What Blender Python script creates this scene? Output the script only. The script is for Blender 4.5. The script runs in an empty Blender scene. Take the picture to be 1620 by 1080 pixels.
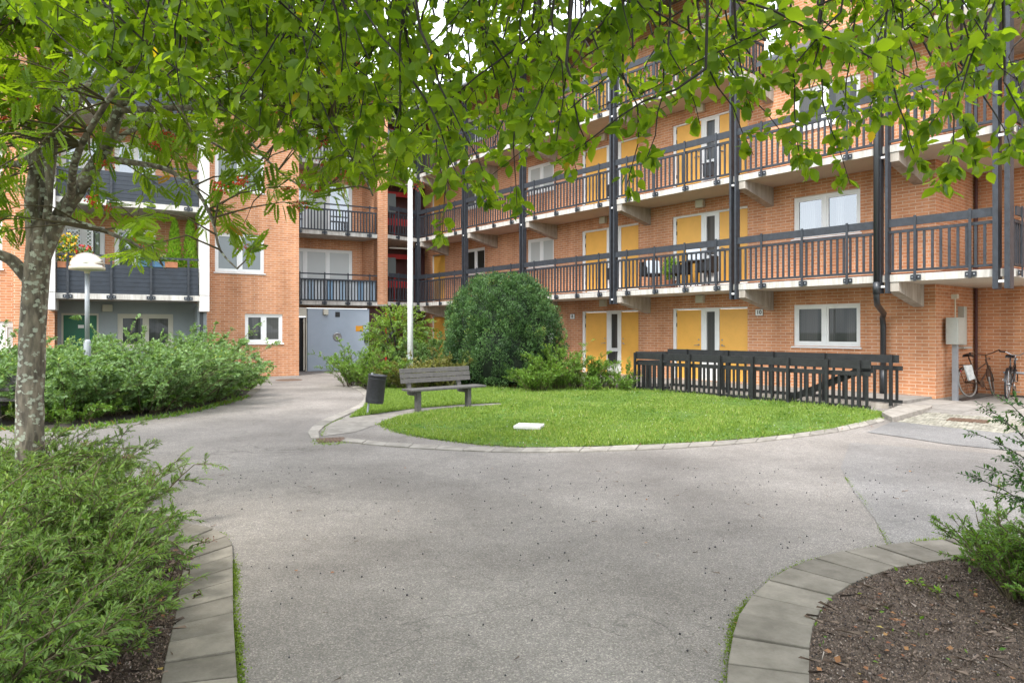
import bpy, math, random
import numpy as np
from mathutils import Vector, Matrix
SC = bpy.context.scene
COL = SC.collection
R = math.radians
# ---------------------------------------------------------------- camera, sky, sun, exposure
cam = bpy.data.cameras.new('camera'); camo = bpy.data.objects.new('camera', cam); COL.objects.link(camo)
camo.location = (0, 0, 1.6); camo.rotation_euler = (R(90), 0, 0)
cam.lens = 24; cam.sensor_width = 36; cam.shift_y = -18 / 1620; cam.clip_end = 2000; cam.clip_start = 0.05
SC.camera = camo
SUN_EL, SUN_ROT = R(52), R(205)
w = bpy.data.worlds.new('World'); SC.world = w; w.use_nodes = True
nt = w.node_tree; nd = nt.nodes; lk = nt.links
bg = nd['Background']; bg.inputs[1].default_value = 0.15
sky = nd.new('ShaderNodeTexSky'); sky.sky_type = 'NISHITA'; sky.sun_disc = False
sky.sun_elevation = SUN_EL; sky.sun_rotation = SUN_ROT
cl = nd.new('ShaderNodeTexNoise'); cl.inputs['Scale'].default_value = 2.2; cl.inputs['Detail'].default_value = 6
tc = nd.new('ShaderNodeTexCoord'); lk.new(tc.outputs['Generated'], cl.inputs['Vector'])
rp = nd.new('ShaderNodeValToRGB'); rp.color_ramp.elements[0].position = .35; rp.color_ramp.elements[0].color = (.62, .62, .62, 1)
rp.color_ramp.elements[1].position = .65; rp.color_ramp.elements[1].color = (.97, .97, .97, 1)
lk.new(cl.outputs[0], rp.inputs[0])
mx = nd.new('ShaderNodeMix'); mx.data_type = 'RGBA'
lk.new(rp.outputs[0], mx.inputs[0]); lk.new(sky.outputs[0], mx.inputs[6]); mx.inputs[7].default_value = (6.6, 6.9, 7.3, 1)
lk.new(mx.outputs[2], bg.inputs[0])
sl = bpy.data.lights.new('sun', 'SUN'); sl.energy = 1.5; sl.angle = R(14); sl.color = (1, .96, .9)
so = bpy.data.objects.new('sun', sl); COL.objects.link(so)
sd = Vector((math.sin(SUN_ROT) * math.cos(SUN_EL), math.cos(SUN_ROT) * math.cos(SUN_EL), math.sin(SUN_EL)))
so.rotation_euler = (-sd).to_track_quat('-Z', 'Y').to_euler()
SC.view_settings.view_transform = 'Standard'; SC.view_settings.look = 'None'
SC.view_settings.exposure = 1.8; SC.view_settings.gamma = 1
SC.cycles.max_bounces = 8; SC.cycles.transparent_max_bounces = 8

# ---------------------------------------------------------------- helpers
CX, CY, F, CH = 810., 522., 1080., 1.6
def px(x, y, Y): return np.array([(x - CX) / F * Y, Y, CH + (CY - y) / F * Y])
def gp(x, y, z=0.):
    Y = (CH - z) * F / (y - CY); return np.array([(x - CX) / F * Y, Y, z])

def link(o, parent=None):
    COL.objects.link(o)
    if parent is not None: o.parent = parent
    return o
def tag(o, label=None, cat=None, group=None, kind=None):
    if label: o['label'] = label
    if cat: o['category'] = cat
    if group: o['group'] = group
    if kind: o['kind'] = kind
    return o
def empty(name, label, cat, loc=(0, 0, 0), rz=0., group=None):
    o = bpy.data.objects.new(name, None); COL.objects.link(o); o.location = loc; o.rotation_euler = (0, 0, rz)
    o.empty_display_size = .2
    return tag(o, label, cat, group)
def copy_tree(o, parent=None):
    c = o.copy(); link(c)
    if parent is not None: c.parent = parent
    for ch in [k for k in SC.objects if k.parent == o]: copy_tree(ch, c)
    return c

class MB:
    def __init__(s): s.v = []; s.f = []; s.m = []
    def add(s, vs, fs, mi=0):
        n = len(s.v); s.v += [tuple(map(float, p)) for p in vs]; s.f += [tuple(i + n for i in f) for f in fs]; s.m += [mi] * len(fs); return s
    def box(s, x0, x1, y0, y1, z0, z1, mi=0):
        if x0 > x1: x0, x1 = x1, x0
        if y0 > y1: y0, y1 = y1, y0
        if z0 > z1: z0, z1 = z1, z0
        return s.add([(x, y, z) for z in (z0, z1) for y in (y0, y1) for x in (x0, x1)],
                     [(0, 2, 3, 1), (4, 5, 7, 6), (0, 1, 5, 4), (2, 6, 7, 3), (0, 4, 6, 2), (1, 3, 7, 5)], mi)
    def bar(s, a, b, w, h, mi=0, up=(0, 0, 1)):
        a = np.array(a, float); b = np.array(b, float); d = b - a; d /= np.linalg.norm(d)
        u = np.array(up, float)
        if abs(d @ u) > .99: u = np.array((1., 0, 0))
        sx = np.cross(d, u); sx /= np.linalg.norm(sx); uz = np.cross(sx, d)
        q = [a + sx * w / 2 * i + uz * h / 2 * j for i, j in ((-1, -1), (1, -1), (1, 1), (-1, 1))]
        q += [p + (b - a) for p in q]
        return s.add(q, [(0, 1, 2, 3), (7, 6, 5, 4), (0, 4, 5, 1), (1, 5, 6, 2), (2, 6, 7, 3), (3, 7, 4, 0)], mi)
    def tube(s, pts, r, n=8, mi=0, cap=True):
        pts = [np.array(p, float) for p in pts]
        rs = r if hasattr(r, '__len__') else [r] * len(pts)
        prev = None; rings = []
        for i, p in enumerate(pts):
            d = pts[min(i + 1, len(pts) - 1)] - pts[max(i - 1, 0)]; d = d / (np.linalg.norm(d) + 1e-9)
            if prev is None:
                u = np.array((0, 0, 1.)) if abs(d[2]) < .9 else np.array((1., 0, 0))
            else: u = prev
            sx = np.cross(d, u); sx /= (np.linalg.norm(sx) + 1e-9); uz = np.cross(sx, d); prev = uz
            rings.append([p + rs[i] * (math.cos(2 * math.pi * k / n) * sx + math.sin(2 * math.pi * k / n) * uz) for k in range(n)])
        vs = [q for rg in rings for q in rg]; fs = []
        for i in range(len(pts) - 1):
            for k in range(n):
                k2 = (k + 1) % n; fs.append((i * n + k, i * n + k2, (i + 1) * n + k2, (i + 1) * n + k))
        if cap: fs += [tuple(range(n))[::-1], tuple(range((len(pts) - 1) * n, len(pts) * n))]
        return s.add(vs, fs, mi)
    def lathe(s, c, prof, n=24, mi=0):
        vs = [(c[0] + r * math.cos(2 * math.pi * k / n), c[1] + r * math.sin(2 * math.pi * k / n), c[2] + z) for r, z in prof for k in range(n)]
        fs = [(i * n + k, i * n + (k + 1) % n, (i + 1) * n + (k + 1) % n, (i + 1) * n + k) for i in range(len(prof) - 1) for k in range(n)]
        return s.add(vs, fs, mi)
    def torus(s, c, ax, Rr, r, n=32, m=8, mi=0):
        ax = np.array(ax, float); ax /= np.linalg.norm(ax); u = np.array((0, 0, 1.)) if abs(ax[2]) < .9 else np.array((1., 0, 0))
        a = np.cross(ax, u); a /= np.linalg.norm(a); b = np.cross(a, ax); c = np.array(c, float); vs = []
        for i in range(n):
            t = 2 * math.pi * i / n; d = math.cos(t) * a + math.sin(t) * b
            for k in range(m):
                q = 2 * math.pi * k / m; vs.append(c + d * (Rr + r * math.cos(q)) + ax * r * math.sin(q))
        fs = [(i * m + k, i * m + (k + 1) % m, ((i + 1) % n) * m + (k + 1) % m, ((i + 1) % n) * m + k) for i in range(n) for k in range(m)]
        return s.add(vs, fs, mi)
    def prism(s, poly, z0, z1, mi=0):   # poly xy list (ccw)
        n = len(poly); vs = [(p[0], p[1], z0) for p in poly] + [(p[0], p[1], z1) for p in poly]
        fs = [tuple(range(n))[::-1], tuple(range(n, 2 * n))] + [(i, (i + 1) % n, n + (i + 1) % n, n + i) for i in range(n)]
        return s.add(vs, fs, mi)
    def build(s, name, mats, parent=None, smooth=False, bevel=0., label=None):
        me = bpy.data.meshes.new(name); me.from_pydata(s.v, [], s.f)
        if not isinstance(mats, (list, tuple)): mats = [mats]
        for m in mats: me.materials.append(m)
        me.polygons.foreach_set('material_index', s.m)
        if smooth: me.polygons.foreach_set('use_smooth', [True] * len(s.f))
        me.update()
        o = bpy.data.objects.new(name, me); link(o, parent)
        if bevel:
            b = o.modifiers.new('bevel', 'BEVEL'); b.width = bevel; b.segments = 2; b.limit_method = 'ANGLE'
        if label: o['label'] = label
        return o

def fast_mesh(name, verts, faces, mats, parent=None, tint=None, mi=None, smooth=False):
    """verts (n,3); faces (m,k) array"""
    verts = np.ascontiguousarray(verts, dtype=np.float32); faces = np.ascontiguousarray(faces, dtype=np.int32)
    me = bpy.data.meshes.new(name); nf, k = faces.shape
    me.vertices.add(len(verts)); me.vertices.foreach_set('co', verts.ravel())
    me.loops.add(nf * k); me.loops.foreach_set('vertex_index', faces.ravel())
    me.polygons.add(nf); me.polygons.foreach_set('loop_start', np.arange(0, nf * k, k, dtype=np.int32))
    me.polygons.foreach_set('loop_total', np.full(nf, k, dtype=np.int32))
    if not isinstance(mats, (list, tuple)): mats = [mats]
    for m in mats: me.materials.append(m)
    if mi is not None: me.polygons.foreach_set('material_index', np.ascontiguousarray(mi, dtype=np.int32))
    if smooth: me.polygons.foreach_set('use_smooth', np.ones(nf, dtype=bool))
    me.update(calc_edges=True)
    if tint is not None:
        a = me.attributes.new('tint', 'FLOAT', 'FACE'); a.data.foreach_set('value', np.ascontiguousarray(tint, dtype=np.float32))
    o = bpy.data.objects.new(name, me); return link(o, parent)

def unit(v): return v / (np.linalg.norm(v, axis=-1, keepdims=True) + 1e-9)
def frames(d, up):  # columns: side, dir, normal  -> leaf local x=side, y=along, z=normal
    d = unit(d); s_ = unit(np.cross(d, up)); n_ = np.cross(s_, d); return np.stack([s_, d, n_], axis=2)
def scatter(T, TF, pos, fr, sc):
    """instances of template (verts T, faces TF)"""
    V = np.einsum('kij,vj->kvi', fr, T) * sc[:, None, None] + pos[:, None, :]
    FF = TF[None] + (np.arange(len(pos)) * len(T))[:, None, None]
    return V.reshape(-1, 3), FF.reshape(-1, TF.shape[1])

# leaf templates (unit length)
OV = np.array([(0, 0, 0), (.24, .22, .05), (0, .25, -.02), (-.24, .22, .05), (.32, .52, .05), (0, .55, -.05), (-.32, .52, .05), (.19, .82, -.01), (0, .8, -.07), (-.19, .82, -.01), (0, 1.04, -.15)], float)
OVF = np.array([(0, 1, 2, 2), (0, 2, 3, 3), (1, 4, 5, 2), (2, 5, 6, 3), (4, 7, 8, 5), (5, 8, 9, 6), (7, 10, 8, 8), (8, 10, 9, 9)])
# triangles version
def tri(F4):
    out = []
    for f in F4:
        out.append(f[:3])
        if f[3] != f[2]: out.append((f[0], f[2], f[3]))
    return np.array(out)
OVT = tri(OVF)
LZ = np.array([(0, 0, 0), (.5, .45, .08), (0, 1, -.08), (-.5, .45, .08)], float)   # simple leaf (scaled in x per use)
LZT = np.array([(0, 1, 2), (0, 2, 3)])
def LZW(wd): t = LZ.copy(); t[:, 0] *= wd; return t
LC = np.array([(0, 0, 0), (.13, .3, .03), (0, .35, -.02), (-.13, .3, .03), (.12, .68, .0), (0, .7, -.05), (-.12, .68, 0), (0, 1, -.12)], float)
LCT = tri([(0, 1, 2, 2), (0, 2, 3, 3), (1, 4, 5, 2), (2, 5, 6, 3), (4, 7, 5, 5), (5, 7, 6, 6)])
def pinnate(npair=6):
    V = []; Fc = []
    def leaf(b, d, l, wd):
        d = np.array(d) / np.linalg.norm(d); s_ = np.array((d[1], -d[0], 0)); n0 = len(V)
        for t in ((0, 0, 0), (.5 * wd, .45, .02), (0, 1, -.05), (-.5 * wd, .45, .02)):
            V.append(np.array(b) + s_ * t[0] * l + d * t[1] * l + np.array((0, 0, t[2] * l)))
        Fc.extend([(n0, n0 + 1, n0 + 2), (n0, n0 + 2, n0 + 3)])
    for i in range(npair):
        y = .22 + .68 * i / (npair - 1) * .95; droop = -.12 * y * y
        l = .25 * (1 - .35 * abs(i / (npair - 1) - .4))
        leaf((.01, y, droop), (1, .55, -.1), l, .78); leaf((-.01, y, droop), (-1, .55, -.1), l, .78)
    leaf((0, .88, -.1), (0, 1, -.2), .3, .6)
    n0 = len(V); V.extend([np.array((-.008, 0, 0)), np.array((.008, 0, 0)), np.array((0, .9, -.1))]); Fc.append((n0, n0 + 1, n0 + 2))
    return np.array(V), np.array(Fc)
PN, PNT = pinnate()

# ---------------------------------------------------------------- materials
def mat(name, col, rough=.6, metal=0., spec=.5, noise=0., nscale=8., bump=0., bscale=40., col2=None, trans=0.):
    m = bpy.data.materials.new(name); m.use_nodes = True; t = m.node_tree; b = t.nodes['Principled BSDF']
    b.inputs['Base Color'].default_value = (*col, 1); b.inputs['Roughness'].default_value = rough
    b.inputs['Metallic'].default_value = metal; b.inputs['Specular IOR Level'].default_value = spec
    c = t.nodes.new('ShaderNodeTexCoord')
    if noise or col2:
        n = t.nodes.new('ShaderNodeTexNoise'); n.inputs['Scale'].default_value = nscale; n.inputs['Detail'].default_value = 5
        n.inputs['Roughness'].default_value = .65
        t.links.new(c.outputs['Object'], n.inputs['Vector'])
        r = t.nodes.new('ShaderNodeValToRGB'); r.color_ramp.elements[0].position = .3; r.color_ramp.elements[1].position = .7
        c2 = col2 or tuple(x * (1 - noise) for x in col); c1 = col if col2 else tuple(min(1, x * (1 + noise)) for x in col)
        r.color_ramp.elements[0].color = (*c2, 1); r.color_ramp.elements[1].color = (*c1, 1)
        t.links.new(n.outputs[0], r.inputs[0]); t.links.new(r.outputs[0], b.inputs['Base Color'])
    if bump:
        n = t.nodes.new('ShaderNodeTexNoise'); n.inputs['Scale'].default_value = bscale; n.inputs['Detail'].default_value = 4
        t.links.new(c.outputs['Object'], n.inputs['Vector'])
        bp = t.nodes.new('ShaderNodeBump'); bp.inputs['Strength'].default_value = bump; bp.inputs['Distance'].default_value = .02
        t.links.new(n.outputs[0], bp.inputs['Height']); t.links.new(bp.outputs[0], b.inputs['Normal'])
    return m
def leafmat(name, ca, cb, cc=None, trans=.5, tcol=None, rough=.45, spec=.35):
    """per-leaf tint runs over ca..cb(..cc); light shines through"""
    m = bpy.data.materials.new(name); m.use_nodes = True; t = m.node_tree; b = t.nodes['Principled BSDF']; out = t.nodes['Material Output']
    a = t.nodes.new('ShaderNodeAttribute'); a.attribute_name = 'tint'
    r = t.nodes.new('ShaderNodeValToRGB'); e = r.color_ramp.elements
    e[0].position = 0; e[0].color = (*ca, 1); e[1].position = .93 if cc else 1; e[1].color = (*cb, 1)
    if cc: x = e.new(.985); x.color = (*cc, 1)
    t.links.new(a.outputs['Fac'], r.inputs[0]); t.links.new(r.outputs[0], b.inputs['Base Color'])
    b.inputs['Roughness'].default_value = rough; b.inputs['Specular IOR Level'].default_value = spec
    tr = t.nodes.new('ShaderNodeBsdfTranslucent'); mxs = t.nodes.new('ShaderNodeMixShader'); mxs.inputs[0].default_value = trans
    mm = t.nodes.new('ShaderNodeMix'); mm.data_type = 'RGBA'; mm.blend_type = 'MULTIPLY'; mm.inputs[0].default_value = 1
    t.links.new(r.outputs[0], mm.inputs[6]); mm.inputs[7].default_value = (*(tcol or (1.6, 1.5, .7)), 1); mm.clamp_result = False
    t.links.new(mm.outputs[2], tr.inputs[0])
    t.links.new(b.outputs[0], mxs.inputs[1]); t.links.new(tr.outputs[0], mxs.inputs[2]); t.links.new(mxs.outputs[0], out.inputs[0])
    return m

def brickmat(name, c1, c2, mort, dark=(.2, .07, .03)):
    m = bpy.data.materials.new(name); m.use_nodes = True; t = m.node_tree; L = t.links.new; b = t.nodes['Principled BSDF']
    c = t.nodes.new('ShaderNodeTexCoord'); sp = t.nodes.new('ShaderNodeSeparateXYZ'); L(c.outputs['Object'], sp.inputs[0])
    sn = t.nodes.new('ShaderNodeSeparateXYZ'); L(c.outputs['Normal'], sn.inputs[0])
    ab = t.nodes.new('ShaderNodeMath'); ab.operation = 'ABSOLUTE'; L(sn.outputs[0], ab.inputs[0])
    gt = t.nodes.new('ShaderNodeMath'); gt.operation = 'GREATER_THAN'; L(ab.outputs[0], gt.inputs[0]); gt.inputs[1].default_value = .5
    mu = t.nodes.new('ShaderNodeMix'); L(gt.outputs[0], mu.inputs[0]); L(sp.outputs[0], mu.inputs[2]); L(sp.outputs[1], mu.inputs[3])
    cb = t.nodes.new('ShaderNodeCombineXYZ'); L(mu.outputs[0], cb.inputs[0]); L(sp.outputs[2], cb.inputs[1])
    br = t.nodes.new('ShaderNodeTexBrick'); L(cb.outputs[0], br.inputs['Vector'])
    br.inputs['Scale'].default_value = 1; br.inputs['Brick Width'].default_value = .27; br.inputs['Row Height'].default_value = .077
    br.inputs['Mortar Size'].default_value = .0085; br.inputs['Mortar Smooth'].default_value = .3; br.inputs['Bias'].default_value = -.1
    br.inputs['Color1'].default_value = (*c1, 1); br.inputs['Color2'].default_value = (*c2, 1); br.inputs['Mortar'].default_value = (*mort, 1)
    br.offset = .5
    # dark burnt bricks and fine grain
    n1 = t.nodes.new('ShaderNodeTexNoise'); n1.inputs['Scale'].default_value = 1.; n1.inputs['Detail'].default_value = 3
    mp = t.nodes.new('ShaderNodeMapping'); mp.inputs['Scale'].default_value = (3.7, 13, 1); L(cb.outputs[0], mp.inputs[0]); L(mp.outputs[0], n1.inputs[0])
    r1 = t.nodes.new('ShaderNodeValToRGB'); r1.color_ramp.elements[0].position = .52; r1.color_ramp.elements[1].position = .72
    L(n1.outputs[0], r1.inputs[0])
    ml = t.nodes.new('ShaderNodeMath'); ml.operation = 'MULTIPLY'; L(r1.outputs[0], ml.inputs[0])
    inv = t.nodes.new('ShaderNodeMath'); inv.operation = 'SUBTRACT'; inv.inputs[0].default_value = .55; L(br.outputs['Fac'], inv.inputs[1]); L(inv.outputs[0], ml.inputs[1]); ml.use_clamp = True
    m1 = t.nodes.new('ShaderNodeMix'); m1.data_type = 'RGBA'; L(ml.outputs[0], m1.inputs[0]); L(br.outputs[0], m1.inputs[6]); m1.inputs[7].default_value = (*dark, 1)
    n2 = t.nodes.new('ShaderNodeTexNoise'); n2.inputs['Scale'].default_value = 60; n2.inputs['Detail'].default_value = 3; L(c.outputs['Object'], n2.inputs[0])
    n3 = t.nodes.new('ShaderNodeTexNoise'); n3.inputs['Scale'].default_value = .55; n3.inputs['Detail'].default_value = 4; L(c.outputs['Object'], n3.inputs[0])
    ad = t.nodes.new('ShaderNodeMath'); ad.operation = 'ADD'; L(n2.outputs[0], ad.inputs[0]); L(n3.outputs[0], ad.inputs[1])
    mr = t.nodes.new('ShaderNodeMapRange'); mr.inputs[1].default_value = .6; mr.inputs[2].default_value = 1.4; mr.inputs[3].default_value = .8; mr.inputs[4].default_value = 1.2
    L(ad.outputs[0], mr.inputs[0])
    m2 = t.nodes.new('ShaderNodeMix'); m2.data_type = 'RGBA'; m2.blend_type = 'MULTIPLY'; m2.inputs[0].default_value = 1
    mp5 = t.nodes.new('ShaderNodeMapping'); mp5.inputs['Scale'].default_value = (2.2, 2.2, .22); L(c.outputs['Object'], mp5.inputs[0])
    n5 = t.nodes.new('ShaderNodeTexNoise'); n5.inputs['Scale'].default_value = 1.; n5.inputs['Detail'].default_value = 7; L(mp5.outputs[0], n5.inputs[0])
    r5 = t.nodes.new('ShaderNodeValToRGB'); r5.color_ramp.elements[0].position = .34; r5.color_ramp.elements[0].color = (.72, .68, .64, 1); r5.color_ramp.elements[1].position = .56; r5.color_ramp.elements[1].color = (1, 1, 1, 1); L(n5.outputs[0], r5.inputs[0])
    m5 = t.nodes.new('ShaderNodeMix'); m5.data_type = 'RGBA'; m5.blend_type = 'MULTIPLY'; m5.inputs[0].default_value = .8; L(m1.outputs[2], m5.inputs[6]); L(r5.outputs[0], m5.inputs[7])
    L(m5.outputs[2], m2.inputs[6]); L(mr.outputs[0], m2.inputs[7]); L(m2.outputs[2], b.inputs['Base Color'])
    b.inputs['Roughness'].default_value = .85; b.inputs['Specular IOR Level'].default_value = .25
    bp = t.nodes.new('ShaderNodeBump'); bp.inputs['Strength'].default_value = .5; bp.inputs['Distance'].default_value = .006; bp.invert = True
    L(br.outputs['Fac'], bp.inputs['Height']); L(bp.outputs[0], b.inputs['Normal'])
    return m

def concretemat(name, base, stain, amt=.5, island=False):
    m = bpy.data.materials.new(name); m.use_nodes = True; t = m.node_tree; L = t.links.new; b = t.nodes['Principled BSDF']
    c = t.nodes.new('ShaderNodeTexCoord'); mp = t.nodes.new('ShaderNodeMapping'); mp.inputs['Scale'].default_value = (5, 5, .7); L(c.outputs['Object'], mp.inputs[0])
    n = t.nodes.new('ShaderNodeTexNoise'); n.inputs['Scale'].default_value = 1.6; n.inputs['Detail'].default_value = 8; n.inputs['Roughness'].default_value = .7; L(mp.outputs[0], n.inputs[0])
    r = t.nodes.new('ShaderNodeValToRGB'); e = r.color_ramp.elements; e[0].position = .38; e[0].color = (*stain, 1); e[1].position = .38 + .4 * (1 - amt) + .05; e[1].color = (*base, 1)
    L(n.outputs[0], r.inputs[0]); L(r.outputs[0], b.inputs['Base Color']); b.inputs['Roughness'].default_value = .9; b.inputs['Specular IOR Level'].default_value = .2
    if island:
        mp.inputs['Scale'].default_value = (3, 3, 3); g = t.nodes.new('ShaderNodeNewGeometry'); q = t.nodes.new('ShaderNodeMapRange'); q.inputs[3].default_value = .78; q.inputs[4].default_value = 1.15; L(g.outputs['Random Per Island'], q.inputs[0])
        w_ = t.nodes.new('ShaderNodeMix'); w_.data_type = 'RGBA'; w_.blend_type = 'MULTIPLY'; w_.inputs[0].default_value = 1; L(r.outputs[0], w_.inputs[6]); L(q.outputs[0], w_.inputs[7]); L(w_.outputs[2], b.inputs['Base Color'])
    n2 = t.nodes.new('ShaderNodeTexNoise'); n2.inputs['Scale'].default_value = 70; L(c.outputs['Object'], n2.inputs[0])
    bp = t.nodes.new('ShaderNodeBump'); bp.inputs['Strength'].default_value = .25; bp.inputs['Distance'].default_value = .01; L(n2.outputs[0], bp.inputs['Height']); L(bp.outputs[0], b.inputs['Normal'])
    return m

def asphaltmat(name, base, warm):
    m = bpy.data.materials.new(name); m.use_nodes = True; t = m.node_tree; L = t.links.new; b = t.nodes['Principled BSDF']
    c = t.nodes.new('ShaderNodeTexCoord')
    v = t.nodes.new('ShaderNodeTexVoronoi'); v.inputs['Scale'].default_value = 150; L(c.outputs['Object'], v.inputs[0])
    r = t.nodes.new('ShaderNodeValToRGB'); e = r.color_ramp.elements; e[0].position = 0; e[0].color = (.62, .62, .62, 1); e[1].position = 1; e[1].color = (1.5, 1.47, 1.43, 1)
    x = e.new(.8); x.color = (1.0, 1, 1, 1)
    sx = t.nodes.new('ShaderNodeSeparateXYZ'); L(v.outputs['Color'], sx.inputs[0]); L(sx.outputs[0], r.inputs[0])
    n = t.nodes.new('ShaderNodeTexNoise'); n.inputs['Scale'].default_value = .45; n.inputs['Detail'].default_value = 9; n.inputs['Roughness'].default_value = .6; L(c.outputs['Object'], n.inputs[0])
    r2 = t.nodes.new('ShaderNodeValToRGB'); e = r2.color_ramp.elements; e[0].position = .35; e[0].color = (*[q * .72 for q in warm], 1); e[1].position = .65; e[1].color = (*base, 1)
    L(n.outputs[0], r2.inputs[0])
    mxx = t.nodes.new('ShaderNodeMix'); mxx.data_type = 'RGBA'; mxx.blend_type = 'MULTIPLY'; mxx.inputs[0].default_value = 1
    L(r2.outputs[0], mxx.inputs[6]); L(r.outputs[0], mxx.inputs[7])
    n3 = t.nodes.new('ShaderNodeTexNoise'); n3.inputs['Scale'].default_value = 9; n3.inputs['Detail'].default_value = 6; L(c.outputs['Object'], n3.inputs[0])
    r3 = t.nodes.new('ShaderNodeMapRange'); r3.inputs[1].default_value = .3; r3.inputs[2].default_value = .7; r3.inputs[3].default_value = .92; r3.inputs[4].default_value = 1.07; L(n3.outputs[0], r3.inputs[0])
    my = t.nodes.new('ShaderNodeMix'); my.data_type = 'RGBA'; my.blend_type = 'MULTIPLY'; my.inputs[0].default_value = 1
    L(mxx.outputs[2], my.inputs[6]); L(r3.outputs[0], my.inputs[7]); L(my.outputs[2], b.inputs['Base Color'])
    nw = t.nodes.new('ShaderNodeTexNoise'); nw.inputs['Scale'].default_value = 1.3; nw.inputs['Detail'].default_value = 6; L(c.outputs['Object'], nw.inputs[0])
    ma = t.nodes.new('ShaderNodeVectorMath'); ma.operation = 'MULTIPLY_ADD'; L(nw.outputs['Color'], ma.inputs[0]); ma.inputs[1].default_value = (1.4, 1.4, 0); L(c.outputs['Object'], ma.inputs[2])
    vc = t.nodes.new('ShaderNodeTexVoronoi'); vc.feature = 'DISTANCE_TO_EDGE'; vc.inputs['Scale'].default_value = .16; L(ma.outputs[0], vc.inputs[0])
    lt_ = t.nodes.new('ShaderNodeMapRange'); lt_.inputs[1].default_value = .0; lt_.inputs[2].default_value = .0016; lt_.inputs[3].default_value = .62; lt_.inputs[4].default_value = 1; L(vc.outputs['Distance'], lt_.inputs[0])
    mz = t.nodes.new('ShaderNodeMix'); mz.data_type = 'RGBA'; mz.blend_type = 'MULTIPLY'; mz.inputs[0].default_value = .8; L(my.outputs[2], mz.inputs[6]); L(lt_.outputs[0], mz.inputs[7]); L(mz.outputs[2], b.inputs['Base Color'])
    b.inputs['Roughness'].default_value = .9; b.inputs['Specular IOR Level'].default_value = .25
    bp = t.nodes.new('ShaderNodeBump'); bp.inputs['Strength'].default_value = .6; bp.inputs['Distance'].default_value = .006
    L(v.outputs['Distance'], bp.inputs['Height']); L(bp.outputs[0], b.inputs['Normal'])
    return m

def glassmat(name, dark, mirror=.3, stripes=0, curtain=None):
    m = bpy.data.materials.new(name); m.use_nodes = True; t = m.node_tree; L = t.links.new; b = t.nodes['Principled BSDF']; out = t.nodes['Material Output']
    b.inputs['Base Color'].default_value = (*dark, 1); b.inputs['Roughness'].default_value = .5
    if stripes:
        c = t.nodes.new('ShaderNodeTexCoord'); wv = t.nodes.new('ShaderNodeTexWave'); wv.bands_direction = 'Z'; wv.inputs['Scale'].default_value = stripes; L(c.outputs['Object'], wv.inputs[0])
        r = t.nodes.new('ShaderNodeValToRGB'); r.color_ramp.elements[0].color = (*[q * .75 for q in dark], 1); r.color_ramp.elements[1].color = (*dark, 1)
        L(wv.outputs[0], r.inputs[0]); L(r.outputs[0], b.inputs['Base Color'])
    if curtain:
        c = t.nodes.new('ShaderNodeTexCoord'); mp = t.nodes.new('ShaderNodeMapping'); mp.inputs['Scale'].default_value = (1.7, 1.7, .12); L(c.outputs['Object'], mp.inputs[0])
        n = t.nodes.new('ShaderNodeTexNoise'); n.inputs['Scale'].default_value = 1.5; n.inputs['Detail'].default_value = 1; L(mp.outputs[0], n.inputs[0])
        r = t.nodes.new('ShaderNodeValToRGB'); r.color_ramp.elements[0].position = .5; r.color_ramp.elements[0].color = (*dark, 1); r.color_ramp.elements[1].position = .56; r.color_ramp.elements[1].color = (*curtain, 1); L(n.outputs[0], r.inputs[0])
        wv = t.nodes.new('ShaderNodeTexWave'); wv.bands_direction = 'X'; wv.inputs['Scale'].default_value = 6; wv.inputs['Distortion'].default_value = 1.5; L(c.outputs['Object'], wv.inputs[0])
        q = t.nodes.new('ShaderNodeMapRange'); q.inputs[3].default_value = .6; L(wv.outputs[0], q.inputs[0])
        k = t.nodes.new('ShaderNodeMix'); k.data_type = 'RGBA'; k.blend_type = 'MULTIPLY'; k.inputs[0].default_value = 1; L(r.outputs[0], k.inputs[6]); L(q.outputs[0], k.inputs[7]); L(k.outputs[2], b.inputs['Base Color'])
    g = t.nodes.new('ShaderNodeBsdfGlossy'); g.inputs['Roughness'].default_value = .015; g.inputs['Color'].default_value = (.9, .95, 1, 1)
    lw = t.nodes.new('ShaderNodeLayerWeight'); lw.inputs[0].default_value = mirror
    s_ = t.nodes.new('ShaderNodeMixShader'); L(lw.outputs['Fresnel'], s_.inputs[0]); L(b.outputs[0], s_.inputs[1]); L(g.outputs[0], s_.inputs[2]); L(s_.outputs[0], out.inputs[0])
    return m

M = {}
M['brick'] = brickmat('orange_brick', (.58, .27, .135), (.48, .205, .098), (.61, .45, .33), (.31, .135, .07))
M['soffit'] = mat('soffit_concrete', (.50, .45, .38), .9, noise=.08, nscale=1.5)
M['concrete'] = concretemat('concrete', (.44, .40, .35), (.30, .265, .225), .5)
M['slab_edge'] = concretemat('painted_slab_edge', (.56, .54, .50), (.36, .335, .30), .5)
M['white_conc'] = concretemat('white_pillar', (.64, .62, .59), (.56, .54, .51), .5)
M['white'] = mat('white_paint', (.74, .74, .72), .45, noise=.05, nscale=5)
M['cream'] = mat('cream_paint', (.55, .52, .43), .5)
M['yellow'] = mat('yellow_door', (.76, .40, .075), .5, noise=.06, nscale=3)
M['green_door'] = mat('green_door', (.005, .12, .06), .4, noise=.1, nscale=2)
M['timber'] = mat('blue_grey_timber', (.022, .026, .033), .6, noise=.45, nscale=9, bump=.2, bscale=60)
M['slat'] = mat('dark_blue_slats', (.018, .024, .034), .55, noise=.25, nscale=6)
M['black'] = mat('black_timber', (.010, .011, .011), .55, noise=.5, nscale=8, bump=.3, bscale=50)
M['blackmetal'] = mat('black_metal', (.02, .022, .025), .4, spec=.6)
M['bluewall'] = mat('blue_grey_wall', (.33, .38, .44), .7, noise=.05, nscale=2)
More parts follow.
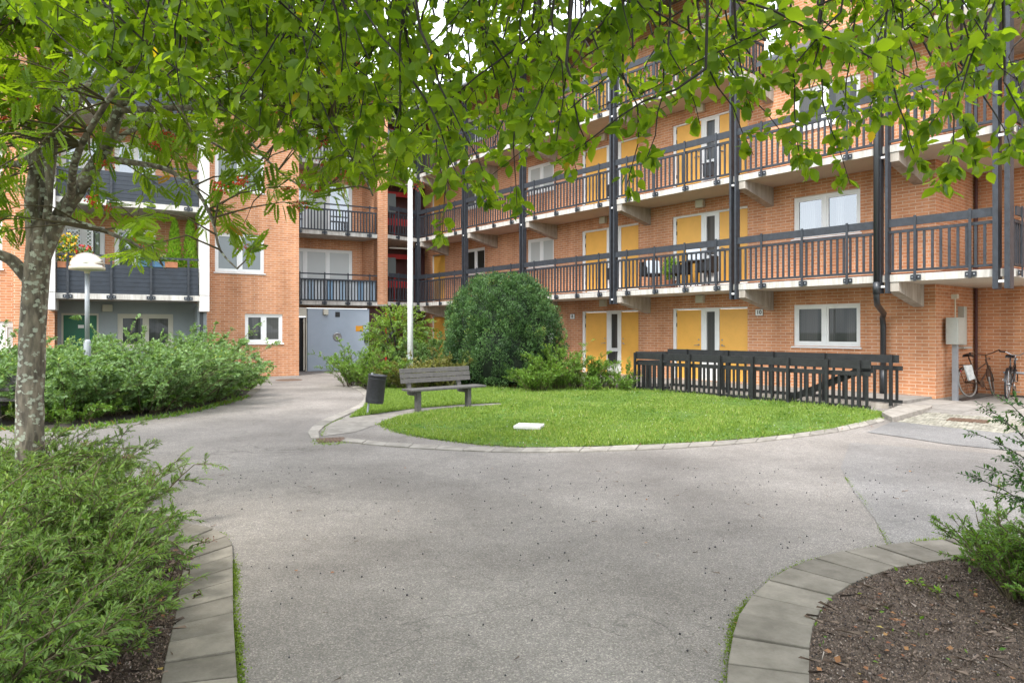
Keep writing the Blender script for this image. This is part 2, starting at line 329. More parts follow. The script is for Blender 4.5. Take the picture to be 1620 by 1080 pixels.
M['greywall'] = mat('grey_green_wall', (.30, .33, .34), .8, noise=.06, nscale=2)
M['red'] = mat('red_paint', (.45, .015, .012), .5)
M['darkred'] = mat('dark_red_brown', (.07, .02, .018), .6, noise=.2)
M['dark'] = mat('dark_interior', (.012, .012, .013), .8)
M['roof'] = mat('roof_metal', (.09, .10, .11), .5, noise=.2, nscale=3)
M['pane'] = glassmat('window_glass', (.012, .016, .012), .22, curtain=(.06, .06, .055))
M['pane_sky'] = glassmat('window_glass_upper', (.03, .035, .035), .62, curtain=(.12, .13, .13))
M['pane_blind'] = glassmat('window_blind', (.45, .46, .44), .2, stripes=0)
M['pane_lines'] = glassmat('window_slatted_blind', (.13, .15, .14), .35, stripes=9)
M['galv'] = mat('galvanised_steel', (.30, .32, .34), .55, metal=.15, noise=.12, nscale=6)
M['grey_box'] = mat('grey_cabinet', (.40, .41, .37), .5, noise=.05)
M['sign'] = mat('sign_white', (.8, .8, .78), .5)
M['ink'] = mat('sign_ink', (.02, .02, .02), .6)
M['orange'] = mat('orange_sign', (.65, .27, .01), .5)
M['steel'] = mat('brushed_steel', (.35, .34, .33), .35, metal=.8)
M['tile'] = mat('red_floor_paint', (.25, .09, .06), .8)
# ---------------------------------------------------------------- the two buildings
TH = math.atan2(1080, 880)       # facade of the gallery block
E = np.array((math.cos(math.pi / 2 - 0) * 0 + math.sin(math.atan2(880, 1080)), -math.cos(math.atan2(880, 1080))))   # along, towards right and near
Nn = np.array((-E[1], E[0]))     # away from the courtyard
U = np.array((1940, 1080.)) / math.hypot(1940, 1080)
Wn = np.array((-U[1], U[0]))
def s_r(x, N):   # photo column -> metres along the gallery facade in the plane at distance N
    r = np.array(((x - CX) / F, 1.)); Z = N / (r @ Nn); return Z * (r @ E)
def s_l(x, Mm):
    r = np.array(((x - CX) / F, 1.)); Z = Mm / (r @ Wn); return Z * (r @ U)
SH = 2.75                        # storey height

def wall(mb, x0, x1, z0, z1, y, th, ops, mi=0, axis='x'):
    """wall front face at y, thickness th towards +y, with rectangular openings (xa, xb, za, zb)"""
    xs = sorted({x0, x1, *[min(max(o[i], x0), x1) for o in ops for i in (0, 1)]}); zs = sorted({z0, z1, *[min(max(o[i], z0), z1) for o in ops for i in (2, 3)]})
    def inside(a, b): return any(o[0] < a < o[1] and o[2] < b < o[3] for o in ops)
    for i in range(len(xs) - 1):
        for j in range(len(zs) - 1):
            if xs[i + 1] - xs[i] < 1e-4 or zs[j + 1] - zs[j] < 1e-4: continue
            if inside((xs[i] + xs[i + 1]) / 2, (zs[j] + zs[j + 1]) / 2): continue
            a, b, c, d = xs[i], xs[i + 1], zs[j], zs[j + 1]
            q = [(a, y, c), (b, y, c), (b, y, d), (a, y, d)] if axis == 'x' else [(y, b, c), (y, a, c), (y, a, d), (y, b, d)]
            mb.add(q, [(0, 1, 2, 3)], mi)
    for (a, b, c, d) in ops:      # reveals
        a, b = max(a, x0), min(b, x1); c, d = max(c, z0), min(d, z1)
        for q in ([(a, y, c), (a, y + th, c), (a, y + th, d), (a, y, d)], [(b, y, c), (b, y, d), (b, y + th, d), (b, y + th, c)],
                  [(a, y, d), (a, y + th, d), (b, y + th, d), (b, y, d)], [(a, y, c), (b, y, c), (b, y + th, c), (a, y + th, c)]):
            if axis != 'x': q = [(p[1], p[0], p[2]) for p in q]
            mb.add(q, [(0, 1, 2, 3)], mi)

def window(parent, xa, xb, za, zb, y, panes=2, kind='pane', sill=True, frame='white', fw=.07, split=None, label=None):
    """frame, mullion, sashes (window), with pane and sill as sub-parts; y = face of the wall"""
    mb = MB(); yf = y + .05; d = .07
    mb.box(xa, xb, yf, yf + d, zb - fw, zb); mb.box(xa, xb, yf, yf + d, za, za + fw)
    mb.box(xa, xa + fw, yf, yf + d, za + fw, zb - fw); mb.box(xb - fw, xb, yf, yf + d, za + fw, zb - fw)
    edges = [xa + fw]
    W_ = xb - xa - 2 * fw
    fr = split or [i / panes for i in range(1, panes)]
    for f_ in fr:
        c = xa + fw + W_ * f_; mb.box(c - .045, c + .045, yf + .003, yf + d, za + fw, zb - fw); edges += [c - .045, c + .045]
    edges.append(xb - fw)
    for i in range(0, len(edges), 2):     # sash
        a, b = edges[i], edges[i + 1]; q = .045; y2 = yf + .018
        mb.box(a, b, y2, yf + d - .002, zb - fw - q, zb - fw); mb.box(a, b, y2, yf + d - .002, za + fw, za + fw + q)
        mb.box(a, a + q, y2, yf + d - .002, za + fw + q, zb - fw - q); mb.box(b - q, b, y2, yf + d - .002, za + fw + q, zb - fw - q)
    wo = mb.build('window', M[frame], parent, label=label)
    kinds = kind if isinstance(kind, (list, tuple)) else [kind] * (len(edges) // 2)
    for i in range(0, len(edges), 2):
        a, b = edges[i] + .04, edges[i + 1] - .04; p = MB(); yy = yf + .045
        p.add([(a, yy, za + fw + .04), (b, yy, za + fw + .04), (b, yy, zb - fw - .04), (a, yy, zb - fw - .04)], [(0, 1, 2, 3)])
        p.build('pane', M[kinds[i // 2]], wo)
    if sill:
        s_ = MB(); s_.add([(xa - .04, y - .05, za - .05), (xb + .04, y - .05, za - .05), (xb + .04, y - .05, za - .025), (xa - .04, y - .05, za - .025), (xb + .04, y + .05, za + .003), (xa - .04, y + .05, za + .003), (xa - .04, y + .05, za - .05), (xb + .04, y + .05, za - .05)],
                          [(0, 1, 2, 3), (3, 2, 4, 5), (0, 3, 5, 6), (1, 7, 4, 2), (0, 6, 7, 1)])
        s_.build('sill', M['white'], wo)
    return wo

def door_group(parent, xs, za, zb, y, mailbox=True):
    """xs = frame left, leaf1 left, leaf1 right, leaf2 left, leaf2 right: yellow door, white glazed sidelight, yellow door"""
    f = MB(); yf = y + .05
    x0, a, b, c, d = xs
    f.box(x0, a, yf, yf + .1, za, zb); f.box(d, d + .012, yf, yf + .1, za, zb); f.box(a, d, yf, yf + .1, zb - .05, zb)
    f.build('door_frame', M['white'], parent)
    for k, (p, q) in enumerate(((a, b), (c, d))):
        m = MB(); m.box(p + .006, q - .006, yf + .035, yf + .075, za + .02, zb - .055)
        do = m.build('door', M['yellow'], parent)
        hx = q - .09 if k == 0 else p + .09; sg = -1 if k == 0 else 1
        h = MB(); h.lathe((0, 0, 0), [(.001, .0), (.022, 0), (.022, .015), (.001, .015)], 10)
        h.v = [(hx + v[0], yf + .035 - v[2], za + 1.17 + v[1]) for v in h.v]
        h2 = MB(); h2.lathe((0, 0, 0), [(.001, .0), (.026, 0), (.026, .012), (.001, .012)], 10); h2.v = [(hx + v[0], yf + .035 - v[2], za + 1.02 + v[1]) for v in h2.v]
        h.add(h2.v, h2.f); h.tube([(hx, yf + .035, za + 1.02), (hx, yf - .03, za + 1.02), (hx + sg * .12, yf - .035, za + 1.0)], .011, 6)
        h.build('handle', M['steel'], do, smooth=True)
        if k == 0:
            g = MB()
            for zz in (.25, .5, 1.55, 1.85): g.box(p - .012, p + .012, yf + .01, yf + .034, za + zz, za + zz + .11)
            g.build('hinge', M['blackmetal'], do)
    # sidelight
    m = MB(); yy = yf + .02; w_ = c - b; gx0, gx1 = b + w_ * .3, c - w_ * .24; gz0 = za + .86; gz1 = zb - .12
    m.box(b, gx0, yy, yy + .06, za, zb - .05); m.box(gx1, c, yy, yy + .06, za, zb - .05); m.box(gx0, gx1, yy, yy + .06, gz1, zb - .05); m.box(gx0, gx1, yy, yy + .06, za, gz0)
    m.box(b + w_ * .12, c - w_ * .12, yy - .008, yy - .001, za + .1, gz0 - .1)
    so_ = m.build('sidelight', M['white'], parent)
    p = MB(); p.add([(gx0, yy + .04, gz0), (gx1, yy + .04, gz0), (gx1, yy + .04, gz1), (gx0, yy + .04, gz1)], [(0, 1, 2, 3)]); p.build('pane', M['pane'], so_)
    if mailbox:
        cxm = (b + c) / 2
        m = MB(); m.box(cxm - .17, cxm + .17, yf - .1, yy - .01, za + .36, za + .72); m.box(cxm - .185, cxm + .185, yf - .12, yy - .009, za + .72, za + .75)
        m.build('mailbox', M['blackmetal'], parent, bevel=.008)

def railing(parent, a, b, posts, zs, board=.17, top=1.32, pan_top=1.08, pan_bot=.20, m='timber', pitch=.147, bw=.048, edge_out=-1, thinrail=False, endposts=False):
    """a, b = local (x, y) ends on the slab edge line; zs = slab bottom; posts = fractions"""
    a = np.array(a, float); b = np.array(b, float); L_ = np.linalg.norm(b - a); d = (b - a) / L_; o = np.array((d[1], -d[0])) * (-edge_out)   # outward
    P3 = lambda t, off, z: (*(a + d * t + o * off), z)
    r = MB()
    r.bar(P3(.02, 0, zs + pan_top - .03), P3(L_ - .02, 0, zs + pan_top - .03), .045, .06); r.bar(P3(.02, 0, zs + pan_bot + .025), P3(L_ - .02, 0, zs + pan_bot + .025), .045, .05)
    n = max(1, int(round(L_ / pitch)))
    for i in range(n):
        t = (i + .5) * L_ / n; r.bar(P3(t, 0, zs + pan_bot + .05), P3(t, 0, zs + pan_top - .06), bw, .025, up=(*o, 0))
    ro = r.build('railing', M[m], parent)
    h = MB()
    if thinrail: h.bar(P3(0, .0, zs + top - .03), P3(L_, .0, zs + top - .03), .05, .05)
    else: h.bar(P3(0, .045, zs + top - board / 2), P3(L_, .045, zs + top - board / 2), .035, board)
    h.build('handrail', M[m], ro)
    for f_ in posts:
        t = f_ * L_; q = MB(); q.bar(P3(t, .075, zs - .01), P3(t, .075, zs + top + .025), .022, .05, up=(*d, 0))
        q.bar(P3(t, .033, zs + .025), P3(t, .033, zs + .125), .012, .2, up=(*d, 0))
        for s_ in (-.06, .06): q.bar(P3(t + s_, .04, zs + .075), P3(t + s_, .052, zs + .075), .022, .022, mi=1)
        q.build('post', [M[m], M['galv']], ro)
    return ro

# ---- gallery block (right)
N0, NW, NB = 15.39, 16.77, 19.2
sA, sB, sC_, sD, sE, sF, sG = [float(s_r(x, N0)) for x in (662, 736.5, 828, 971.7, 1163, 1400, 1588)]
sK = float(s_r(1480, NW))        # brick corner
OX, OY = sK, NW
org = E * OX + Nn * OY
gb = empty('gallery_block', 'orange brick housing block with open timber-railed access galleries and yellow doors', 'building', (org[0], org[1], 0), math.atan2(E[1], E[0]))
lx = lambda s_: s_ - OX
lw_ = lambda x: float(s_r(x, NW)) - OX
yN = lambda n_: n_ - OY
X0 = lw_(672)
floors = [0.15 + SH * k for k in range(4)]
winx = (lw_(1255), lw_(1361)); w2 = (lw_(834), lw_(876)); w3 = (lw_(735), lw_(767)); dl = (lw_(683), lw_(704))
g1 = [lw_(v) for v in (920, 924, 957.5, 980, 1009.5)]; g2 = [lw_(v) for v in (1063.5, 1068, 1107, 1135.5, 1182)]
ops = []; 
for k in range(4):
    z = 2.25 + SH * k
    ops += [(g1[0], g1[4] + .012, z - 2.1, z), (g2[0], g2[4] + .012, z - 2.1, z), (dl[0], dl[1], z - 2.1, z), (w2[0], w2[1], z - 1.05, z), (w3[0], w3[1], z - 1.05, z)]
    if k < 3: ops.append((winx[0], winx[1], z - 1.05, z))
ZT = 11.0
b_ = MB(); wall(b_, X0, lx(sE), .08, ZT + .6, 0, .2, [o for o in ops if o[1] < lx(sE)]); wall(b_, lx(sE), 0, .08, 8.75, 0, .2, [o for o in ops if o[0] > lx(sE) - .5 and o[0] >= g2[0] - .01])
b_.build('wall', M['brick'], gb)
# opening that straddles the column line is cut in both halves by clipping above
mb = MB(); wall(mb, 0, yN(NB), .08, 9.2, 0, .2, [], axis='y'); mb.v = [(v[0], v[1], v[2]) for v in mb.v]; mb.build('wall', M['brick'], gb)
mb = MB(); wall(mb, 0.0, 9.0, .08, 12.5, yN(NB), .2, [(lw_(1610) * 0 + 1.95, 2.95, .15, 2.3)]); mb.build('wall', M['brick'], gb)
mb = MB(); wall(mb, lx(sE), 9.0, 9.3, 12.2, .9, .2, []); mb.build('wall', M['brick'], gb)
mb = MB(); mb.box(1.95, 2.95, yN(NB) + .06, yN(NB) + .12, .15, 2.3); mb.build('door', M['cream'], gb)
mb = MB(); mb.box(X0, -.012, .012, .2, -.1, .08); mb.box(-.2, -.012, .2, yN(NB), -.1, .08); mb.box(-.012, 9, yN(NB) + .012, yN(NB) + .2, -.1, .08); mb.build('plinth', M['concrete'], gb)
# left end wall of the gallery block beside the stair
mb = MB(); wall(mb, 0, 4, -.1, ZT + .6, X0, .2, [], axis='y'); mb.build('wall', M['darkred'], gb)
kinds3 = ['pane_blind', 'pane_blind']
for k in range(4):
    z = 2.25 + SH * k
    door_group(gb, g1, z - 2.1, z, 0, mailbox=True); 
    door_group(gb, g2, z - 2.1, z, 0, mailbox=(k > 0))
    f = MB(); f.box(dl[0], dl[0] + .06, .05, .15, z - 2.1, z); f.box(dl[0] + .06, dl[1], .05, .15, z - .05, z); f.build('door_frame', M['white'], gb)
    f = MB(); f.box(dl[0] + .066, dl[1], .08, .12, z - 2.08, z - .055); f.build('door', M['yellow'], gb)
    window(gb, *w2, z - 1.05, z, 0, kind='pane_blind' if k < 3 else 'pane')
    window(gb, *w3, z - 1.05, z, 0, kind=['pane', 'pane'] if k < 2 else 'pane_lines')
    if k < 3: window(gb, *winx, z - 1.05, z, 0, kind='pane' if k != 1 else ['pane_sky', 'pane_sky'], split=[.47])
    for x_ in (956.5, 1110):     # lamp boxes above the doors
        c = lw_(x_); q = MB(); q.box(c - .13, c + .13, -.14, 0, z + .14, z + .36); q.build('wall_lamp', M['cream'], gb, bevel=.015)
# house numbers
def textpart(name, body, size, loc, parent, m, ext=.002):
    cu = bpy.data.curves.new(name, 'FONT'); cu.body = body; cu.size = size; cu.align_x = 'CENTER'; cu.align_y = 'CENTER'; cu.extrude = ext; cu.offset = .003 if size > .08 else .0
    t_ = bpy.data.objects.new(name, cu); COL.objects.link(t_); dg = bpy.context.evaluated_depsgraph_get(); me = bpy.data.meshes.new_from_object(t_.evaluated_get(dg)); bpy.data.objects.remove(t_)
    o = bpy.data.objects.new(name, me); me.materials.clear(); me.materials.append(m); link(o, parent); o.location = loc; o.rotation_euler = (R(90), 0, 0); return o
for body, xa in (('8', 906), ('10', 1201.5)):
    c = lw_(xa); q = MB(); q.box(c - .105, c + .105, -.02, 0, 1.99, 2.16)
    so_ = q.build('house_number', M['sign'], gb); textpart('numeral', body, .15, (c, -.023, 2.075), so_, M['ink'])
    q = MB(); q.box(c - .115, c + .115, -.014, 0.0, 1.98, 2.17); q.build('sign_border', M['ink'], so_)
# name plate on the upper door
q = MB(); c = lw_(1157); q.box(c - .09, c + .09, .075, .085, 2.9 + 1.48, 2.9 + 1.56); so_ = q.build('name_plate', M['sign'], gb)
# slabs, beams, columns, railings
for k in (1, 2, 3):
    zb = 2.62 + SH * (k - 1); xr = lx(sG) + .12 if k < 3 else lx(sE)
    poly = [(lx(sA) - .3, yN(N0)), (xr, yN(N0))]
    m = MB()
    if k < 3: poly += [(xr, yN(NB) - .02), (0.015, yN(NB) - .02), (.015, -.02), (lx(sA) - .3, -.02)]
    else: poly += [(xr, -.02), (lx(sA) - .3, -.02)]
    m.prism(poly, zb, zb + .15); m.m[0] = 1
    so_ = m.build('gallery_slab', [M['slab_edge'], M['soffit']], gb)
    m = MB(); m.box(lx(sA) - .3, xr, yN(N0) + .03, -.03, zb + .151, zb + .175); m.build('floor_paint', M['tile'], so_)
    if k == 3:
        m = MB(); m.prism([(-1.5, yN(16.0)), (lx(sG) + .3, yN(16.0)), (lx(sG) + .3, yN(NB) - .02), (.02, yN(NB) - .02), (.02, -.02), (-1.5, -.02)], zb - .1, zb + .1); m.build('roof_slab', M['concrete'], gb)
    m = MB(); m.box(X0 if 0 else lx(sA), -.05, -.16, -.021, zb - .16, zb - .001) if False else None
    cols = [(sA, 0), (sB, 1), (sC_, 1), (sD, 1), (sE, 1), (sF, 1), (sG, 0)] if k < 3 else [(sA, 0), (sB, 1), (sC_, 1), (sD, 1), (sE, 1)]
    for s_, br_ in cols:
        if s_ is sG: continue
        x = lx(s_) + .16; q = MB(); y0 = yN(N0) + .02; y1 = -.01; wd = .11
        v = [(x - wd, y0, zb - .001), (x + wd, y0, zb - .001), (x + wd, y1, zb - .001), (x - wd, y1, zb - .001), (x - wd, y0, zb - .2), (x + wd, y0, zb - .2), (x + wd, y1, zb - .5), (x - wd, y1, zb - .5)]
        q.add(v, [(0, 1, 2, 3), (4, 7, 6, 5), (0, 4, 5, 1), (1, 5, 6, 2), (2, 6, 7, 3), (3, 7, 4, 0)]); q.build('bracket_beam', M['concrete'], gb)
    sp = [(sA, sB, (.2, .5, .83)), (sB, sC_, (.22, .53, .84)), (sC_, sD, (.14, .4, .64, .88)), (sD, sE, (.12, .38, .64, .89))]
    if k < 3: sp += [(sE, sF, (.2, .5, .8)), (sF, sG, (.27, .77))]
    for s0, s1, ps in sp:
        railing(gb, (lx(s0) + .08, yN(N0) - .0), (lx(s1) - .08, yN(N0) - .0), ps, zb, edge_out=-1)
    if k < 3: railing(gb, (lx(sG) + .12, yN(N0) + .1), (lx(sG) + .12, yN(NB) - .1), (.08, .4, .7), zb, edge_out=-1)
    if k == 3: railing(gb, (lx(sE) + .02, yN(N0) + .1), (lx(sE) + .02, -.05), (.5,), zb, edge_out=-1)
for s_, top in ((sA, 11.0), (sB, 11.), (sC_, 11.), (sD, 11.), (sE, 11.), (sF, 9.2), (sG, 12.)):
    q = MB(); x = lx(s_); big = s_ is sG; y0 = yN(N0) - .11 if not big else yN(N0) - .16; dp = .17 if not big else .24; tw = .055 if not big else .09; gp_ = .045 if not big else .05
    q.box(x - gp_ - tw, x - gp_, y0, y0 + dp, 2.38, top); q.box(x + gp_, x + gp_ + tw, y0, y0 + dp, 2.38, top)
    for k in range(1, 4):
        z = 2.62 + SH * (k - 1) - .12
        q.box(x - gp_ + .001, x + gp_ - .001, y0 + .02, y0 + .06, z, z + .045, 1)
    q.build('column', [M['timber'], M['white']], gb)
# downpipe beside the sixth column
q = MB(); x = lx(sF) - .10; y = yN(N0) - .175; xb = lx(sF) + .0
q.tube([(x, y, 9.3), (x, y, 2.42)], .06, 12); xb = lw_(1401); q.tube([(x, y, 2.5), (x, y, 2.3), (x * .8 + xb * .2, y + .25, 2.15), (x * .2 + xb * .8, -.32, 1.98), (xb, -.17, 1.88), (xb, -.13, 1.7), (xb, -.13, .14)], .062, 12)
q.tube([(x, y, 2.62), (x, y, 2.36)], .072, 12)
q.tube([(xb, -.13, .75), (xb, -.13, .14)], .078, 12)
q.build('downpipe', M['blackmetal'], gb, smooth=True)
# roofs
q = MB(); y0 = yN(N0) - .35
q.add([(X0 - .8, y0, ZT), (lx(sE) + .4, y0, ZT), (lx(sE) + .4, 5, ZT + 2.2), (X0 - .8, 5, ZT + 2.2), (X0 - .8, y0, ZT - .16), (lx(sE) + .4, y0, ZT - .16), (lx(sE) + .4, 5, ZT + 2.04), (X0 - .8, 5, ZT + 2.04)],
      [(0, 1, 2, 3), (4, 7, 6, 5), (0, 4, 5, 1), (1, 5, 6, 2), (2, 6, 7, 3), (3, 7, 4, 0)])
q.build('roof', M['roof'], gb)
q = MB(); q.tube([(X0 - .8, y0 - .06, ZT - .06), (lx(sE) + .4, y0 - .06, ZT - .06)], .07, 8); q.build('gutter', M['galv'], gb)
q = MB(); y0 = -.45
q.add([(lx(sE), y0, 8.62), (.5, y0, 8.62), (.5, .95, 9.35), (lx(sE), .95, 9.35), (lx(sE), y0, 8.5), (.5, y0, 8.5), (.5, .95, 9.2), (lx(sE), .95, 9.2)],
      [(0, 1, 2, 3), (4, 7, 6, 5), (0, 4, 5, 1), (1, 5, 6, 2), (2, 6, 7, 3), (3, 7, 4, 0)])
q.build('pent_roof', M['roof'], gb)
q = MB(); q.add([(lx(sE) - .2, .6, 12.2), (9.3, .6, 12.2), (9.3, 6, 14), (lx(sE) - .2, 6, 14), (lx(sE) - .2, .6, 12.05), (9.3, .6, 12.05), (9.3, 6, 13.85), (lx(sE) - .2, 6, 13.85)],
      [(0, 1, 2, 3), (4, 7, 6, 5), (0, 4, 5, 1), (1, 5, 6, 2), (2, 6, 7, 3), (3, 7, 4, 0)]); q.build('roof', M['roof'], gb)
# things on the return wall: conduit pole, floodlight, meter cabinet legs are part of the block
def on_return(yl, z): return (0, yl, z)
def y_ret(x):   # photo column on the return wall plane (s = sK) -> local y
    r = np.array(((x - CX) / F, 1.)); Z = sK / (r @ E); return Z * (r @ Nn) - OY
ya, yb = y_ret(1487), y_ret(1513)
q = MB(); q.box(.0, .13, yb + .1, yb + .28, 1.25, 2.15); q.box(0, .14, yb + .05, yb + .6, 1.17, 1.21); so_ = q.build('cable_box', M['grey_box'], gb, bevel=.01)
q = MB(); yy = y_ret(1541) - .06; q.tube([(.06, yy, .0), (.06, yy, 8.0)], .035, 8); q.build('drain_pipe', M['darkred'], gb)
# meter cabinet on its post
px_ = float(np.array(px(1496, 0, 15.05))[0])
mc_loc = E * (OX + .2) + Nn * (OY + y_ret(1497) * .9)
mc = empty('meter_cabinet', 'pale grey meter cabinet on a steel post against the brick corner', 'utility cabinet', (mc_loc[0], mc_loc[1], 0), math.atan2(E[1], E[0]))
q = MB(); q.box(-.12, .12, -.22, .26, 1.28, 1.88); q.build('cabinet', M['grey_box'], mc, bevel=.012)
q = MB(); q.box(.1201, .126, -.2, .24, 1.31, 1.85); q.build('cabinet_door', M['grey_box'], mc)
q = MB(); q.box(-.05, .05, -.05, .05, 0, 1.278); q.build('post', M['galv'], mc)
q = MB(); q.tube([(0, 0, 1.885), (0, 0, 2.3)], .014, 6); q.box(-.06, .06, -.07, .04, 2.3, 2.4); q.build('flood_lamp', M['cream'], mc)

# ---- left housing block
MB0, MK, MR, MM, MRB = 23.25, 24.68, 25.05, 26.96, 28.3
tK = float(s_l(473, MK)); OX2, OY2 = tK, MK
org2 = U * OX2 + Wn * OY2
lb = empty('apartment_block', 'orange brick apartment block with white pillars, slatted balconies and a red stairwell', 'building', (org2[0], org2[1], 0), math.atan2(U[1], U[0]))
ll = lambda x, m_: float(s_l(x, m_)) - OX2
yM = lambda m_: m_ - OY2
ZR = 11.3
# brick pier block between balcony stacks
xa, xb = ll(322, MK), 0.
wk = (ll(340, MK), ll(418, MK)); wg = (ll(387.5, MK), ll(447, MK))
ops = [(wg[0], wg[1], 1.16, 2.15)] + [(wk[0], wk[1], 3.55 + SH * k, 4.86 + SH * k) for k in range(3)]
q = MB(); wall(q, xa, xb, 0, ZR, 0, .25, ops); q.build('wall', M['brick'], lb)
q = MB(); wall(q, 0, yM(MRB), 0, ZR, 0, .25, [], axis='y'); q.build('wall', M['brick'], lb)
window(lb, *wg, 1.16, 2.15, 0, kind='pane')
for k in range(3): window(lb, *wk, 3.55 + SH * k, 4.86 + SH * k, 0, kind='pane_lines', split=[.5])
# left end of the front wall
xl = ll(82, MK); wl = (ll(-30, MK), ll(38, MK))
ops = [(wl[0], wl[1], .95, 1.85)] + [(ll(-60, MK), ll(3.5, MK), 3.4 + SH * k, 4.9 + SH * k) for k in range(3)]
q = MB(); wall(q, xl - 8, xl, 0, ZR, 0, .25, ops); q.build('wall', M['brick'], lb)
window(lb, *wl, .95, 1.85, 0, kind='pane_blind', panes=2, fw=.12)
for k in range(3): window(lb, ll(-60, MK), ll(3.5, MK), 3.4 + SH * k, 4.9 + SH * k, 0, kind='pane')
# recessed wall behind the slatted balconies
xr0, xr1 = ll(88, MB0) - .1, ll(316, MB0)
q = MB(); yr = yM(MR); gdo = (ll(97, MR), ll(156, MR)); gwi = (ll(186, MR), ll(274, MR))
wall(q, xr0 - 1, xr1 + 1.5, 0, 2.5, yr, .2, [(gdo[0], gdo[1], .05, 2.12), (gwi[0], gwi[1], 1.0, 2.12)]); q.build('wall', M['greywall'], lb)
bo = []
for k in range(3): bo += [(ll(96, MR), ll(166, MR), 3.0 + SH * k, 4.85 + SH * k), (ll(181, MR), ll(246, MR), 3.0 + SH * k, 4.85 + SH * k)]
q = MB(); wall(q, xr0 - 1, xr1 + 1.5, 2.5, ZR, yr, .2, bo); q.build('wall', M['brick'], lb)
q = MB(); q.box(xr0 - 1, xr0, yM(MB0) + .9, yr, 0, ZR); q.build('side_wall', M['brick'], lb)
q = MB(); q.box(xr1 - .02, xr1 + .24, yM(MB0) + .5, yr, 0.0, 2.35); q.build('side_wall', M['greywall'], lb)
q = MB(); q.box(xr1 + .06, xr1 + .3, yM(MB0) + .95, yr, 2.7, ZR); q.build('side_wall', M['brick'], lb)
for o in bo: window(lb, *o, yr, kind='pane_sky', panes=2, sill=False, fw=.09)
q = MB(); q.box(gdo[0] + .05, gdo[1] - .05, yr + .07, yr + .12, .06, 2.06); do = q.build('door', M['green_door'], lb, label='green entrance door')
q = MB(); q.box(gdo[0] + 1.0 * (gdo[1] - gdo[0]) * .44, gdo[0] + (gdo[1] - gdo[0]) * .60, yr + .06, yr + .068, 1.66, 1.76); q.build('door_sign', M['sign'], do)
q = MB(); q.box(gdo[0], gdo[0] + .05, yr + .02, yr + .12, .05, 2.12); q.box(gdo[1] - .05, gdo[1], yr + .02, yr + .12, .05, 2.12); q.box(gdo[0] + .05, gdo[1] - .05, yr + .02, yr + .12, 2.06, 2.12); q.build('door_frame', M['cream'], lb)
window(lb, *gwi, 1.0, 2.12, yr, kind='pane', frame='cream', fw=.1, split=[.5])
c = ll(170, MR); q = MB(); q.box(c - .14, c + .14, yr - .14, yr, 2.18, 2.4); q.build('wall_lamp', M['cream'], lb, bevel=.02)
# pillars
for (a, b) in ((ll(75, MB0), ll(88, MB0)), (ll(315.5, MB0), ll(331, MB0))):
    q = MB(); q.box(a, b, yM(MB0) - .12, yM(MB0) + .95, 2.17, 2.66); q.box(a, b, yM(MB0) - .12, yM(MB0) + .95, 2.67, ZR + .2); q.build('pillar', M['white_conc'], lb, bevel=.01)
q = MB(); q.box(xr1 + .02, xr1 + .12, yM(MB0) + .2, yM(MB0) + .3, 0, 2.17); q.build('downpipe', M['blackmetal'], lb)
for k in (1, 2, 3, 4):
    zb = 2.48 + SH * (k - 1) + .02
    q = MB(); q.box(xr0 + .02 if 0 else ll(88, MB0) + .001, ll(315.5, MB0) - .001, yM(MB0), yr - .01, zb, zb + .16); q.build('balcony_slab', M['slab_edge'], lb)
    if k == 4: continue
    r = MB(); x0, x1 = ll(88, MB0) + .02, ll(315.5, MB0) - .02; y0 = yM(MB0) + .02
    nsl = 7; zt, z0 = zb + 1.03, zb + .13; hs = (zt - z0) / nsl
    for i in range(nsl): r.box(x0, x1, y0, y0 + .022, z0 + i * hs, z0 + (i + 1) * hs - .007)
    r.box(x0 + .01, x1 - .01, y0 + .024, y0 + .03, z0 + .01, zt - .02)
    ro = r.build('slatted_panel', M['slat'], lb)
    r = MB(); r.bar((x0, y0 - .02, zb + 1.27), (x1, y0 - .02, zb + 1.27), .05, .06); r.build('handrail', M['timber'], ro)
    for xp in (107, 176, 239, 298):
        t = ll(xp, MB0); q = MB(); q.box(t - .03, t + .03, y0 - .06, y0 - .035, zb - .01, zb + 1.32); q.box(t - .12, t + .12, y0 - .034, y0 - .024, zb + .02, zb + .12)
        for s_ in (-.07, .07): q.box(t + s_ - .014, t + s_ + .014, y0 - .042, y0 - .034, zb + .06, zb + .085, 1)
        q.build('post', [M['timber'], M['galv']], ro)
# middle stack: balconies between brick pier and stairwell
xm0, xm1, xm2 = 0.0, ll(597, MM), ll(613, MM)
ym = yM(MM); yb_ = yM(MRB)
q = MB(); xw = ll(557.5, MRB); ops = []
for k in range(3): ops.append((.02, xw, 2.75 + SH * k, 4.92 + SH * k))
wall(q, 0, ll(573, MRB), 2.5, ZR, yb_, .2, ops); q.build('wall', M['brick'], lb)
for k in range(3): window(lb, .02, xw, 2.75 + SH * k, 4.92 + SH * k, yb_, kind='pane_blind' if k == 0 else ['pane_sky', 'pane_blind', 'pane_sky'], split=[.33, .66], sill=False, fw=.08)
xs1 = ll(573, MRB)
q = MB()   # slanted side wall and pier
q.add([(xs1, yb_, 2.5), (xm1, ym + .5, 2.5), (xm1, ym + .5, ZR), (xs1, yb_, ZR)], [(0, 1, 2, 3)])
q.add([(xm1, ym + .5, 2.5), (xm1, ym, 2.5), (xm1, ym, ZR), (xm1, ym + .5, ZR)], [(0, 1, 2, 3)])
q.build('side_wall', M['brick'], lb)
q = MB(); q.box(xm1, xm2, ym - .02, ym + 1.6, 2.65, ZR); q.build('pier', M['brick'], lb)
q = MB(); ch = ym + .15; q.box(ll(486.5, MM + .15), ll(584, MM + .15), ch, ch + .2, 0, 2.45); q.build('ground_floor_wall', M['bluewall'], lb)
xq = ll(533.5, MM + .15); q = MB()
